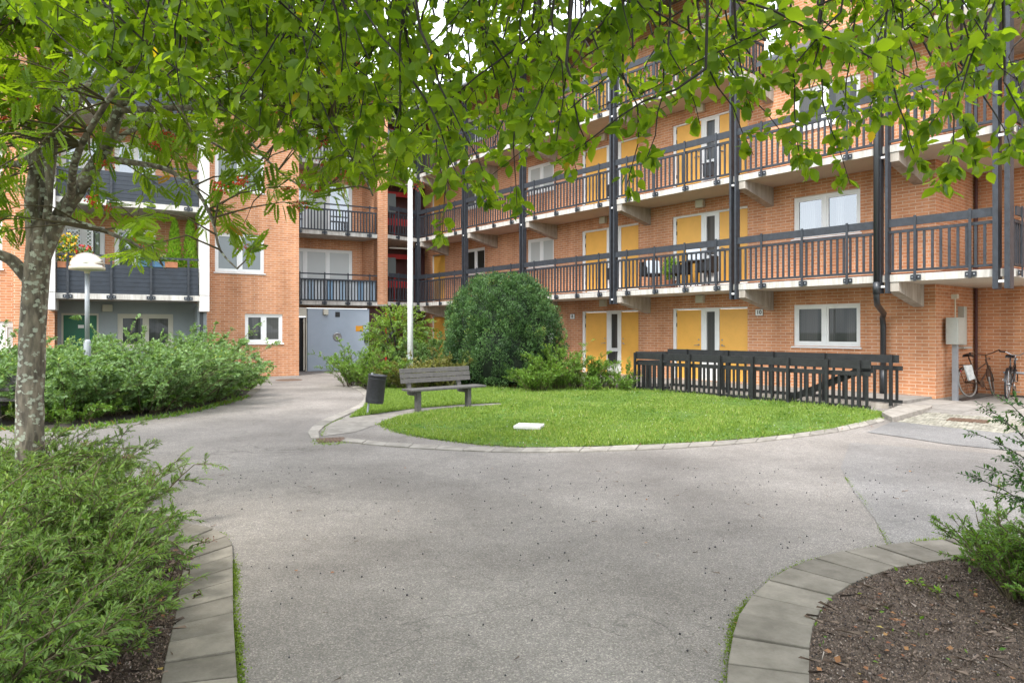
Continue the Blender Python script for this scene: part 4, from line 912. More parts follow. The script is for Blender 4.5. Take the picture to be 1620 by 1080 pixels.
# ---------------------------------------------------------------- bicycles
M['tyre'] = mat('tyre', (.03, .03, .03), .8); M['tyre_pale'] = mat('dusty_tyre', (.28, .26, .23), .85, noise=.2)
M['rusty'] = mat('rusty_frame', (.09, .045, .025), .75, noise=.5, nscale=25); M['chrome'] = mat('chrome', (.55, .55, .55), .2, metal=1.)
M['saddle'] = mat('saddle_black', (.015, .015, .016), .45); M['bag'] = mat('plastic_bag', (.55, .58, .56), .4, noise=.3, nscale=14)
M['frame_black'] = mat('frame_black', (.012, .012, .014), .3, spec=.7)
def bike(name, label, loc, rz, lean, steer, fm, tm, bar='flat', chrome='chrome', extras=()):
    """local x forward, z up; wheel radius .34"""
    b = empty(name, label, 'bicycle', loc, rz, 'parked bicycles'); b.rotation_euler = (R(lean), 0, rz); rw = .34
    rear = (0, 0, rw); front = (1.06, 0, rw); bb = (.44, 0, .28); st = (.26, 0, .78); hd = (.84, 0, .84); hl = (.9, 0, .62)
    q = MB(); q.tube([bb, (.2, 0, .9)], .017, 8); q.tube([bb, hl], .019, 8); q.tube([(.3, 0, .56), (.86, 0, .76)], .015, 8); q.tube([hd, hl], .022, 8)
    for s_ in (-.05, .05): q.tube([(0, s_, rw), (.42, s_ * .6, .28)], .011, 6); q.tube([(0, s_, rw), (.25, s_ * .4, .72)], .009, 6)
    q.build('frame', fm, b, smooth=True)
    ca, sa = math.cos(R(steer)), math.sin(R(steer)); cx_ = .87
    def S(p): x, y, z = p; dx = x - cx_ - (.77 - z) * .0; return (cx_ + dx * ca - y * sa, dx * sa + y * ca, z)
    q = MB()
    for s_ in (-.055, .055): q.tube([S((.905, s_ * .6, .62)), S((.96, s_, .5)), S((1.06, s_, rw))], .012, 6)
    q.tube([S((.9, 0, .63)), S((.82, 0, .92))], .014, 8); q.build('fork', fm, b, smooth=True)
    hb = MB(); z = .98
    if bar == 'city': pts = [(.66, -.29, z + .03), (.74, -.27, z + .04), (.84, -.12, z - .01), (.85, 0, z - .04), (.84, .12, z - .01), (.74, .27, z + .04), (.66, .29, z + .03)]
    else: pts = [(.78, -.3, z + .05), (.82, -.18, z + .04), (.85, -.07, z - .02), (.85, .07, z - .02), (.82, .18, z + .04), (.78, .3, z + .05)]
    hb.tube([S(p) for p in pts], .012, 8); hb.tube([S((.825, 0, .9)), S((.85, 0, z - .03))], .014, 8); ho = hb.build('handlebar', M[chrome], b, smooth=True)
    for i in (0, -1):
        g = MB(); a, c = np.array(S(pts[i])), np.array(S(pts[1 if i == 0 else -2])); g.tube([a, a + (c - a) * .9 + 0], .018, 8); g.build('grip', M['saddle'], ho, smooth=True)
    sd_ = MB(); sd_.tube([(.235, 0, .78), (.2, 0, .93)], .014, 8)
    vs = []; 
    prof = [(-.1, .085, .0), (-.04, .095, .02), (.04, .06, .015), (.13, .025, .005), (.18, .018, -.01)]
    for (x, w2_, dz) in prof:
        for (yy, zz) in ((-w2_, -.035), (-w2_ * .8, .01), (0, .022), (w2_ * .8, .01), (w2_, -.035)): vs.append((.2 + x, yy, .95 + dz + zz))
    fs = [(i * 5 + k, i * 5 + k + 1, (i + 1) * 5 + k + 1, (i + 1) * 5 + k) for i in range(4) for k in range(4)] + [(0, 1, 2, 3, 4), (24, 23, 22, 21, 20), ] + [(i * 5, (i + 1) * 5, (i + 1) * 5 + 4, i * 5 + 4) for i in range(4)]
    sd2 = MB(); sd2.add(vs, fs); sd2.build('saddle', M['saddle'], b, smooth=True); sd_.build('seat_post', M[chrome], b, smooth=True)
    for nm, c in (('front', front), ('rear', rear)):
        ax = (0, 1, 0)
        if nm == 'front': c = S(c); ax = (-sa, ca, 0)
        t = MB(); t.torus(c, ax, rw - .018, .019, 36, 8); wo = t.build('wheel', tm, b, smooth=True)
        q = MB(); q.torus(c, ax, rw - .045, .009, 36, 6); q.build('rim', M[chrome], wo, smooth=True)
        q = MB(); axv = np.array(ax, float); u = np.array((0, 0, 1.)); s2 = np.cross(axv, u); cc = np.array(c, float)
        for i in range(18):
            t_ = 2 * math.pi * i / 18; dd = math.cos(t_) * u + math.sin(t_) * s2; dt = math.cos(t_ + .4) * u + math.sin(t_ + .4) * s2; q.tube([cc + dd * .025 + axv * .02 * (-1) ** i, cc + dt * (rw - .045)], .0022, 4, cap=False)
        q.tube([cc - axv * .05, cc + axv * .05], .022, 8); q.build('spokes', M[chrome], wo)
        q = MB(); a0, a1 = (20, 170) if nm == 'rear' else (50, 165)
        for i in range(14):
            if i == 13: break
            t1, t2 = R(a0 + (a1 - a0) * i / 13), R(a0 + (a1 - a0) * (i + 1) / 13); f_ = -s2 if False else np.cross(u, axv)
            fwd = np.cross(axv, u); p = [cc + (math.cos(t) * fwd + math.sin(t) * u) * (rw + .02) + axv * y for t in (t1, t2) for y in (-.025, .025)]
            q.add(p, [(0, 1, 3, 2)])
        q.build('mudguard', fm, b, smooth=True)
    q = MB(); q.lathe((0, 0, 0), [(.001, 0), (.085, 0), (.09, .006), (.085, .012), (.001, .012)], 24); q.v = [(bb[0] + v[0], -.06 - v[2], bb[2] + v[1]) for v in q.v]
    q.tube([(bb[0], -.08, bb[2]), (bb[0] + .1, -.085, bb[2] - .13)], .01, 6); q.box(bb[0] + .05, bb[0] + .15, -.17, -.09, bb[2] - .15, bb[2] - .13)
    q.tube([(bb[0], .06, bb[2]), (bb[0] - .1, .065, bb[2] + .13)], .01, 6); q.box(bb[0] - .15, bb[0] - .05, .07, .15, bb[2] + .12, bb[2] + .14)
    q.tube([(bb[0], -.07, bb[2] + .085), (0, -.07, rw + .03)], .005, 5); q.tube([(bb[0], -.07, bb[2] - .085), (0, -.07, rw - .03)], .005, 5); q.build('crankset', fm if fm is M['rusty'] else M['chrome'], b)
    if 'rack' in extras:
        q = MB()
        for y in (-.06, 0, .06): q.tube([(.2, y, .72), (-.2, y, .73)], .007, 6)
        q.tube([(-.2, -.06, .73), (-.2, .06, .73)], .007, 6)
        for y in (-.07, .07): q.tube([(-.12, y, .73), (0, y, rw)], .006, 6)
        q.build('rack', fm, b)
        q = MB(); q.box(-.22, -.2, -.03, .03, .56, .62); q.build('rear_reflector', M['red'], b)
    if 'bag' in extras:
        q = MB(); q.add([(-.2, -.1, .72), (.12, -.1, .72), (.1, -.13, .4), (-.12, -.14, .36), (-.2, -.07, .72), (.12, -.07, .72), (.1, -.08, .4), (-.12, -.08, .36)],
                        [(0, 1, 2, 3), (7, 6, 5, 4), (0, 4, 5, 1), (1, 5, 6, 2), (2, 6, 7, 3), (3, 7, 4, 0)]); q.build('coat_guard', M['bag'], b, bevel=.015)
    if 'light' in extras:
        q = MB(); q.lathe((0, 0, 0), [(.001, .05), (.03, .045), (.035, 0), (.001, -.005)], 12); q.v = [(.95 + v[2], v[0], .86 + v[1]) for v in q.v]; q.build('front_lamp', M['chrome'], b)
    return b
# heading of the rusty one: away from the courtyard along the return wall; black one beyond, seen from behind
pw = gp(1521, 628)
h1 = math.atan2(Nn[1], Nn[0])
bike('old_bicycle', 'rusty old bicycle leaning on the brick return wall behind the meter cabinet', (10.36, 15.45, .085), R(26), -9, 24, M['rusty'], M['tyre_pale'], 'city', 'rusty', ('rack', 'bag', 'light'))
pw = gp(1582, 631)
bike('black_bicycle', 'black bicycle with chrome handlebar parked in the rack at the right edge', (10.95, 15.1, .07), R(46), 2, 6, M['frame_black'], M['tyre'], 'flat', 'chrome', ('light',))
# low bike rack along the back wall
rk = E * (OX + 1.5) + Nn * (NB - .35)
br = empty('bike_rack', 'low grey steel bicycle rack fixed along the dark brick wall', 'bike rack', (rk[0], rk[1], 0), math.atan2(E[1], E[0]))
q = MB(); q.tube([(-.8, 0, .62), (2.6, 0, .62)], .025, 8); q.build('rail', M['galv'], br)
for x in (-.7, .5, 1.7):
    q = MB(); q.tube([(x, 0, 0), (x, 0, .62)], .022, 8); q.build('leg', M['galv'], br)
for x in (-.3, .1, .9, 1.3, 2.1):
    q = MB(); q.tube([(x, 0, .62), (x, -.3, .5), (x, -.35, .1), (x, 0, .05)], .009, 6); q.tube([(x + .09, 0, .62), (x + .09, -.3, .5), (x + .09, -.35, .1), (x + .09, 0, .05)], .009, 6); q.build('wheel_hoop', M['galv'], br)

# ---------------------------------------------------------------- furniture on the first gallery
zf = 2.62 + .18; rzb = math.atan2(E[1], E[0])
def on_gal(xpix, N_): s_ = float(s_r(xpix, N_)); p = E * s_ + Nn * N_; return (float(p[0]), float(p[1]), zf)
M['rattan'] = mat('black_rattan', (.015, .015, .016), .6, noise=.4, nscale=60)
M['cloth'] = mat('pale_blue_cloth', (.52, .58, .66), .85)
def chair(loc, rz, label):
    c = empty('terrace_chair', label, 'chair', loc, rz, 'chairs on the first gallery')
    q = MB(); q.box(-.24, .24, -.24, .22, .4, .45); q.build('seat', M['rattan'], c, bevel=.02)
    q = MB(); pts = [(-.27, -.2), (-.28, .1), (-.2, .25), (0, .29), (.2, .25), (.28, .1), (.27, -.2)]
    for i in range(6):
        a, b = pts[i], pts[i + 1]; h = [.66, .72, .84, .84, .72, .66][i]; h2 = [.72, .84, .86, .84, .72, .66][i]
        q.add([(a[0], a[1], .42), (b[0], b[1], .42), (b[0], b[1], h2), (a[0], a[1], h), (a[0] * .92, a[1] * .92, .42), (b[0] * .92, b[1] * .92, .42), (b[0] * .92, b[1] * .92, h2), (a[0] * .92, a[1] * .92, h)], [(0, 1, 2, 3), (7, 6, 5, 4), (3, 2, 6, 7)])
    q.build('backrest', M['rattan'], c)
    for sx in (-.22, .22):
        for sy in (-.2, .2): q = MB(); q.tube([(sx, sy, .4), (sx * 1.05, sy * 1.05, 0)], .014, 6); q.build('leg', M['rattan'], c)
    return c
chair(on_gal(1028, 16.1), rzb + R(80), 'black woven chair left of the plant on the first gallery')
chair(on_gal(1078, 16.2), rzb + R(-70), 'black woven chair between the plant and the yellow door on the first gallery')
chair(on_gal(1118, 16.15), rzb + R(-85), 'black woven chair in front of the white door glass on the first gallery')
tb_ = empty('terrace_table', 'small black table between the chairs on the first gallery', 'table', on_gal(1098, 16.1), rzb)
q = MB(); q.box(-.35, .35, -.3, .3, .7, .73); q.build('table_top', M['rattan'], tb_)
for sx in (-.3, .3):
    for sy in (-.25, .25): q = MB(); q.tube([(sx, sy, 0), (sx, sy, .7)], .016, 6); q.build('leg', M['rattan'], tb_)
for xx, lab in ((1034, 'pale blue cloth draped over the left woven gallery chair'), (1098, 'pale blue cushion leaning on the gallery table')):
    q = MB(); q.box(-.2, .2, -.05, .05, .0, .4); o = q.build('cushion', M['cloth'], bevel=.03); p = on_gal(xx, 16.0); o.location = (p[0], p[1], zf + (.46 if xx == 1034 else .735)); o.rotation_euler = (R(-12), 0, rzb + R(60)); tag(o, lab, 'cushion')
# ---------------------------------------------------------------- vegetation
def fast_tubes(Pp, rad, sides=4):
    """Pp (k,m,3), rad (k,m) -> verts, quads"""
    k, m, _ = Pp.shape; d = unit(np.gradient(Pp, axis=1)); up = np.where(np.abs(d[..., 2:3]) > .9, np.array((1., 0, 0)), np.array((0, 0, 1.)))
    a = unit(np.cross(d, up)); b = np.cross(a, d); th = np.arange(sides) * 2 * math.pi / sides
    V = Pp[:, :, None, :] + rad[:, :, None, None] * (np.cos(th)[None, None, :, None] * a[:, :, None, :] + np.sin(th)[None, None, :, None] * b[:, :, None, :])
    idx = np.arange(k * m * sides).reshape(k, m, sides); i0 = idx[:, :-1]; i1 = idx[:, 1:]
    Fq = np.stack([i0, np.roll(i0, -1, 2), np.roll(i1, -1, 2), i1], -1).reshape(-1, 4)
    return V.reshape(-1, 3), Fq
def tube_obj(name, items, m, parent, sides=6, smooth=True):
    """items = list of (points, radii) of any length"""
    b = MB()
    for p, r in items: b.tube(p, r, sides, cap=True)
    return b.build(name, m, parent, smooth=smooth)
def catmull(P, n=5):
    return smooth_poly(P, n)
def leaves_on(starts, dirs, lens, n, rng, droop=.25, ang=55, jit=.3, t0=.08, hang=.0):
    """n leaves along each straight-ish shoot; returns pos, dir, up"""
    k = len(starts); t = t0 + (1 - t0) * (np.arange(n) + .5)[None, :] / n * np.ones((k, 1)); t = np.clip(t + rng.normal(0, .02, t.shape), 0, 1)
    L_ = lens[:, None, None]
    pos = starts[:, None] + dirs[:, None] * t[..., None] * L_; pos[..., 2] -= droop * (t ** 2) * lens[:, None]
    tan = unit(dirs[:, None] + np.array((0, 0, -1.)) * (2 * droop * t)[..., None])
    rnd = rng.normal(0, 1, (k, 1, 3)); side = unit(np.cross(tan, rnd)); sg = np.where(np.arange(n) % 2 == 0, 1, -1)[None, :, None]
    rot = rng.normal(0, .35, (k, n, 3)); side = unit(side * sg + rot * .6)
    a = R(ang); ld = unit(tan * math.cos(a) + side * math.sin(a) + rng.normal(0, jit * .5, (k, n, 3)) + np.array((0, 0, -hang)))
    last = np.zeros((k, n), bool); last[:, -1] = True; ld[last] = tan[last]
    up = unit(np.array((0, 0, 1.)) + rng.normal(0, jit, (k, n, 3)) + np.cross(side, tan) * .3)
    return pos.reshape(-1, 3), ld.reshape(-1, 3), up.reshape(-1, 3)
def shoots_poly(starts, dirs, lens, m=4, droop=.25):
    t = np.linspace(0, 1, m)[None, :, None]; P_ = starts[:, None] + dirs[:, None] * t * lens[:, None, None]; P_[..., 2] -= droop * (t[..., 0] ** 2) * lens[:, None]
    return P_
def proj(P_): return CX + P_[:, 0] / P_[:, 1] * F, CY - (P_[:, 2] - CH) / P_[:, 1] * F

def shrub(name, label, cat, base, stems, h, spread, nshoot, sl, nleaf, ll_, T, TT, lm, sm, seed, group=None, bias=(0, 0), droop=.3, ang=50, tipc=.25, curve=.5, tilt0=0., baser=.12, tintb=0.):
    rng = np.random.default_rng(seed); base = np.array(base, float); k = stems
    az = rng.uniform(0, 2 * math.pi, k); rr = np.sqrt(rng.random(k)); out = np.stack([np.cos(az), np.sin(az)], 1) * rr[:, None] + np.array(bias)[None]
    hh = h * rng.uniform(.6, 1.05, k) * (1 - .25 * rr); lg = rng.random(k) < .1; hh = np.where(lg, hh * 1.3 + .05 * h, hh); out = out * np.where(lg, 1.3, 1.)[:, None]; m = 7; t = np.linspace(0, 1, m)
    P_ = np.zeros((k, m, 3)); P_[:, :, :2] = base[None, None, :2] + out[:, None] * baser + out[:, None] * spread * (t ** 1.25)[None, :, None]
    P_[:, :, 2] = base[2] + hh[:, None] * (t * (1 + curve) - curve * t ** 2.2)[None]
    P_ += rng.normal(0, .02, P_.shape) * t[None, :, None]
    V1, F1 = fast_tubes(P_, (.008 * (1 - .75 * t))[None] * np.ones((k, 1)), 4)
    # side shoots
    ti = rng.uniform(.03, 1, (k, nshoot)); ti[:, 0] = .98; f_ = ti * (m - 1); i0 = np.minimum(f_.astype(int), m - 2); fr_ = (f_ - i0)[..., None]
    kk = np.arange(k)[:, None]; st = P_[kk, i0] * (1 - fr_) + P_[kk, i0 + 1] * fr_; tn = unit(P_[kk, i0 + 1] - P_[kk, i0])
    rd = rng.normal(0, 1, (k, nshoot, 3)); rd[..., 2] = np.abs(rd[..., 2]) * .6; dr = unit(tn * .9 + unit(rd) * .9); dr[:, 0] = tn[:, 0]
    st = st.reshape(-1, 3); dr = dr.reshape(-1, 3); ln = sl * rng.uniform(.55, 1.2, len(st)) * (1.15 - .5 * ti.reshape(-1))
    V2, F2 = fast_tubes(shoots_poly(st, dr, ln, 3, droop * .5), np.array((.0035, .0025, .0012))[None] * np.ones((len(st), 1)), 3)
    pos, ld, up = leaves_on(st, dr, ln, nleaf, rng, droop * .5, ang)
    keep = pos[:, 2] > .02; pos, ld, up = pos[keep], ld[keep], up[keep]
    sc = ll_ * rng.uniform(.65, 1.2, len(pos)); V, Fc = scatter(T, TT, pos, frames(ld, up), sc)
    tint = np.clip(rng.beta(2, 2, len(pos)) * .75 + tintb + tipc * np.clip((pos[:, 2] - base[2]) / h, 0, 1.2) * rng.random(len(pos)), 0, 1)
    o = empty(name, label, cat, (0, 0, 0), 0, group); o.location = base; off = base.astype(np.float32)
    so_ = fast_mesh('stems', np.concatenate([V1, V2]) - off, np.concatenate([F1, F2 + len(V1)]), sm, o)
    fast_mesh('foliage', V - off, Fc, lm, o, tint=np.repeat(tint, len(TT)))
    return o

# bark and leaf materials
def barkmat(name, base, dark, lichen, amt):
    m = bpy.data.materials.new(name); m.use_nodes = True; t = m.node_tree; L = t.links.new; b = t.nodes['Principled BSDF']; c = t.nodes.new('ShaderNodeTexCoord')
    mp = t.nodes.new('ShaderNodeMapping'); mp.inputs['Scale'].default_value = (14, 14, 4); L(c.outputs['Object'], mp.inputs[0])
    n = t.nodes.new('ShaderNodeTexNoise'); n.inputs['Scale'].default_value = 1.5; n.inputs['Detail'].default_value = 8; L(mp.outputs[0], n.inputs[0])
    r = t.nodes.new('ShaderNodeValToRGB'); r.color_ramp.elements[0].position = .36; r.color_ramp.elements[0].color = (*dark, 1); r.color_ramp.elements[1].position = .62; r.color_ramp.elements[1].color = (*base, 1); L(n.outputs[0], r.inputs[0])
    mp2 = t.nodes.new('ShaderNodeMapping'); mp2.inputs['Scale'].default_value = (17, 17, 22); L(c.outputs['Object'], mp2.inputs[0])
    n4 = t.nodes.new('ShaderNodeTexNoise'); n4.inputs['Scale'].default_value = 2.5; n4.inputs['Detail'].default_value = 3; L(mp2.outputs[0], n4.inputs[0])
    va = t.nodes.new('ShaderNodeVectorMath'); va.operation = 'MULTIPLY_ADD'; L(n4.outputs['Color'], va.inputs[0]); va.inputs[1].default_value = (.9, .9, .9); L(mp2.outputs[0], va.inputs[2])
    v = t.nodes.new('ShaderNodeTexVoronoi'); v.inputs['Scale'].default_value = 1.; L(va.outputs[0], v.inputs[0])
    r2 = t.nodes.new('ShaderNodeValToRGB'); r2.color_ramp.elements[0].position = amt; r2.color_ramp.elements[0].color = (1, 1, 1, 1); r2.color_ramp.elements[1].position = amt + .07; r2.color_ramp.elements[1].color = (0, 0, 0, 1); L(v.outputs['Distance'], r2.inputs[0])
    mx_ = t.nodes.new('ShaderNodeMix'); mx_.data_type = 'RGBA'; L(r2.outputs[0], mx_.inputs[0]); L(r.outputs[0], mx_.inputs[6]); mx_.inputs[7].default_value = (*lichen, 1); L(mx_.outputs[2], b.inputs['Base Color'])
    b.inputs['Roughness'].default_value = .9; bp = t.nodes.new('ShaderNodeBump'); bp.inputs['Strength'].default_value = .9; bp.inputs['Distance'].default_value = .03; L(n.outputs[0], bp.inputs['Height']); L(bp.outputs[0], b.inputs['Normal'])
    return m
M['bark'] = barkmat('lichened_bark', (.23, .195, .15), (.075, .064, .05), (.36, .38, .31), .33)
M['darkbark'] = mat('dark_bark', (.028, .022, .018), .85, noise=.4, nscale=30)
M['twig'] = mat('green_brown_twig', (.09, .07, .035), .8, noise=.3, nscale=20)
M['leaf_near'] = leafmat('oval_leaves', (.055, .125, .01), (.19, .30, .025), (.34, .28, .03), trans=.65, tcol=(2.3, 2.0, .6))
M['leaf_rowan'] = leafmat('rowan_leaves', (.07, .145, .012), (.20, .31, .022), (.34, .20, .03), trans=.55, tcol=(2., 1.8, .5))
M['leaf_shrub'] = leafmat('grey_green_leaves', (.065, .14, .045), (.22, .34, .12), (.36, .42, .10), trans=.35, tcol=(1.4, 1.4, .7))
M['leaf_front'] = leafmat('willow_leaves', (.055, .13, .022), (.20, .30, .065), (.40, .46, .12), trans=.36, tcol=(1.4, 1.4, .7))
M['leaf_spirea'] = leafmat('spirea_leaves', (.06, .15, .02), (.18, .30, .045), (.32, .20, .05), trans=.35)
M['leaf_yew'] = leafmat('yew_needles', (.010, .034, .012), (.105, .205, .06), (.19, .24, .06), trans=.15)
M['leaf_small'] = leafmat('small_tree_leaves', (.09, .18, .025), (.24, .36, .06), trans=.45)
M['leaf_thuja'] = leafmat('thuja_sprays', (.11, .25, .012), (.28, .44, .03), trans=.3)
M['grass'] = leafmat('grass_blades', (.08, .16, .022), (.27, .38, .07), (.44, .40, .18), trans=.35, tcol=(1.5, 1.4, .6))
M['moss'] = leafmat('moss', (.10, .16, .02), (.22, .32, .03), trans=.2)
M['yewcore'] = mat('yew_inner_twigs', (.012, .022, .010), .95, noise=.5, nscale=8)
M['berry'] = mat('red_berries', (.55, .06, .01), .3, spec=.6)
M['darkberry'] = mat('black_berries', (.01, .008, .012), .3)

# --- rowan -----------------------------------------------------------------
TY = 6.0
def rowan():
    rng = np.random.default_rng(11)
    P6 = lambda x, y, d=0.: px(x, y, TY + d)
    base = np.array(((50 - CX) / F * TY, TY, 0))
    tree = empty('rowan_tree', 'rowan tree with a lichen-spotted trunk, red berries and feathery leaves', 'tree', base)
    L_ = []
    tr_ = [P6(46, 850), P6(46, 812), P6(47, 780), P6(47, 700), P6(49, 600), P6(53, 500), P6(58, 430), P6(62, 385), P6(64, 350)]
    tr_ = catmull(tr_, 4); nr = len(tr_); rs = list(np.interp(np.linspace(0, 1, nr), [0, .12, .25, .6, .85, 1], [.165, .13, .114, .102, .10, .09]))
    tr_ = [p + rng.normal(0, .004, 3) for p in tr_]
    limbs = [([(64, 410, 0), (88, 355, 0), (112, 318, 0), (150, 262, -.05), (172, 225, -.1), (190, 170, -.15), (222, 110, -.2), (240, 40, -.25), (250, -60, -.3), (270, -200, -.3)], (.078, .02)),
             ([(60, 410, .0), (66, 330, .08), (78, 235, .15), (85, 160, .2), (80, 60, .3), (74, -60, .4), (80, -220, .5)], (.085, .025)),
             ([(56, 410, .0), (50, 320, -.1), (56, 245, -.15), (30, 172, -.2), (2, 125, -.3), (-50, 50, -.4), (-110, -60, -.5)], (.062, .018)),
             ([(52, 450, 0), (22, 415, -.05), (0, 403, -.1), (-60, 378, -.2), (-150, 300, -.4), (-230, 180, -.6)], (.06, .02)),
             ([(74, 350, -.1), (78, 285, -.15), (68, 215, -.2), (75, 110, -.25), (90, 20, -.3), (100, -100, -.3)], (.035, .012)),
             ([(80, 345, -.1), (112, 350, -.2), (150, 360, -.3), (195, 378, -.45), (235, 398, -.5), (262, 425, -.55)], (.028, .006)),
             ([(165, 250, -.1), (215, 258, -.2), (262, 268, -.3), (305, 295, -.5), (335, 345, -.6), (348, 395, -.6), (375, 425, -.6)], (.028, .005)),
             ([(188, 175, -.15), (250, 172, -.3), (330, 168, -.5), (420, 150, -.7), (500, 190, -.9), (560, 250, -1.0), (590, 310, -1.0)], (.03, .006)),
             ([(232, 80, -.2), (300, 60, -.3), (400, 70, -.4), (480, 110, -.6), (540, 170, -.6)], (.026, .006)),
             ([(222, 115, -.2), (290, 150, .3), (370, 200, .6), (440, 270, .8), (500, 310, .9)], (.026, .006)),
             ([(150, 262, 0), (200, 210, .4), (270, 200, .8), (360, 240, 1.2), (420, 300, 1.4)], (.03, .006)),
             ([(78, 235, .15), (130, 150, .8), (200, 60, 1.4), (280, -20, 1.8)], (.05, .012)),
             ([(56, 245, -.1), (20, 260, .5), (-60, 250, 1.0), (-160, 240, 1.4)], (.04, .01)),
             ([(78, 160, .2), (40, 60, -.6), (20, -60, -1.2), (60, -160, -1.6)], (.04, .01)),
             ([(112, 318, 0), (120, 250, -.6), (170, 160, -1.1), (240, 60, -1.5), (300, -60, -1.7)], (.035, .008))]
    pts = []; items = []
    for P_, (r0, r1) in limbs:
        q = catmull([P6(*p) for p in P_], 4); n = len(q); items.append((q, list(np.linspace(r0, r1, n)))); pts += [(p, i / n) for i, p in enumerate(q)]
    o_ = base
    sub = lambda its: [([p - o_ for p in q], r) for q, r in its]
    tube_obj('trunk', sub([(tr_, rs)]), M['bark'], tree, 16)
    for q, r in items: tube_obj('branch', sub([(q, r)]), M['bark'], tree, 8)
    bx = [-500, -300, 0, 35, 60, 85, 110, 150, 185, 225, 250, 265, 300, 345, 400, 440, 500, 560, 600, 650, 690, 720]
    by = [420, 420, 415, 420, 330, 320, 350, 385, 420, 446, 400, 345, 350, 400, 400, 385, 345, 310, 335, 345, 315, 250]
    A = np.array([p for p, t in pts]); tt = np.array([t for p, t in pts])
    # twigs growing out of limb points towards sampled crown points
    N_ = 1500; c = P6(250, 150); tgt = []
    while len(tgt) < N_:
        x, y = rng.uniform(-420, 700), rng.uniform(-420, 430); d = rng.uniform(-1.7, 1.9)
        lim = np.interp(x, bx, by)
        if y > lim - 8: continue
        dens = .42 if y > 250 else 1.
        if x > 560 and y < 230: dens *= .4
        if x > 350 and y < 60: dens *= .7
        if abs(x - 60) < 70 and y > 180: dens *= .3
        if 60 < x < 260 and 100 < y < 350 and d < .2: dens *= .35
        if rng.random() > dens: continue
        tgt.append(P6(x, y, d))
    tgt = np.array(tgt); D = np.linalg.norm(tgt[:, None] - A[None], axis=2) + (tt[None] < .25) * .6; j = D.argmin(1); st = A[j]
    vec = tgt - st; ln = np.linalg.norm(vec, axis=1); dr = unit(vec + np.array((0, 0, .25)) * ln[:, None])
    Pt = np.stack([st, st * .6 + tgt * .4 + np.array((0, 0, .10)) * ln[:, None] + rng.normal(0, .02, st.shape), st * .25 + tgt * .75 + np.array((0, 0, .08)) * ln[:, None] + rng.normal(0, .02, st.shape), tgt], 1)
    V1, F1 = fast_tubes(Pt, np.array((.009, .006, .004, .002))[None] * np.ones((N_, 1)), 4)
    # leaves clustered at the outer half of each twig
    segs = st * .35 + tgt * .65 + np.array((0, 0, .09)) * ln[:, None]; dl_ = tgt - segs; ll2 = np.linalg.norm(dl_, axis=1); ll2 = np.minimum(np.maximum(ll2, .25), .5); s0 = tgt - unit(dl_) * ll2[:, None]
    pos, ld, up = leaves_on(s0, unit(dl_), ll2, 12, rng, .05, 62, .55, hang=.2)
    x_, y_ = proj(pos + ld * .1); keep = (y_ < np.interp(x_, bx, by) + 10) & (pos[:, 1] > 3.6); pos, ld, up = pos[keep], ld[keep], up[keep]
    sc = rng.uniform(.115, .175, len(pos)); V, Fc = scatter(PN, PNT, pos, frames(ld, up), sc)
    tint = np.clip(rng.beta(2, 2.2, len(pos)), 0, .9); tint[rng.random(len(pos)) < .004] = 1
    fast_mesh('twigs', V1 - o_, F1, M['twig'], tree)
    fast_mesh('crown', V - o_, Fc, M['leaf_rowan'], tree, tint=np.repeat(tint, len(PNT)))
    # berries
    OC = np.array([(1, 0, 0), (-1, 0, 0), (0, 1, 0), (0, -1, 0), (0, 0, 1), (0, 0, -1)], float); OF = np.array([(0, 2, 4), (2, 1, 4), (1, 3, 4), (3, 0, 4), (2, 0, 5), (1, 2, 5), (3, 1, 5), (0, 3, 5)])
    xk, yk = proj(tgt); cand = np.where((tgt[:, 1] < 6.6) & (yk > 60))[0]; cand = rng.choice(cand, min(len(cand), 120), replace=False)
    bp = []
    for k in cand: bp.append(tgt[k] + np.array((0, 0, -.03)) + rng.normal(0, 1, (22, 3)) * np.array((.03, .03, .018)) + np.array((0, -.05, 0)))
    bp = np.concatenate(bp); Vb, Fb = scatter(OC, OF, bp, np.broadcast_to(np.eye(3), (len(bp), 3, 3)), rng.uniform(.0075, .0105, len(bp)))
    bo_ = fast_mesh('berries', Vb - o_, Fb, M['berry'], tree, smooth=True); bo_['kind'] = 'stuff'
rowan()

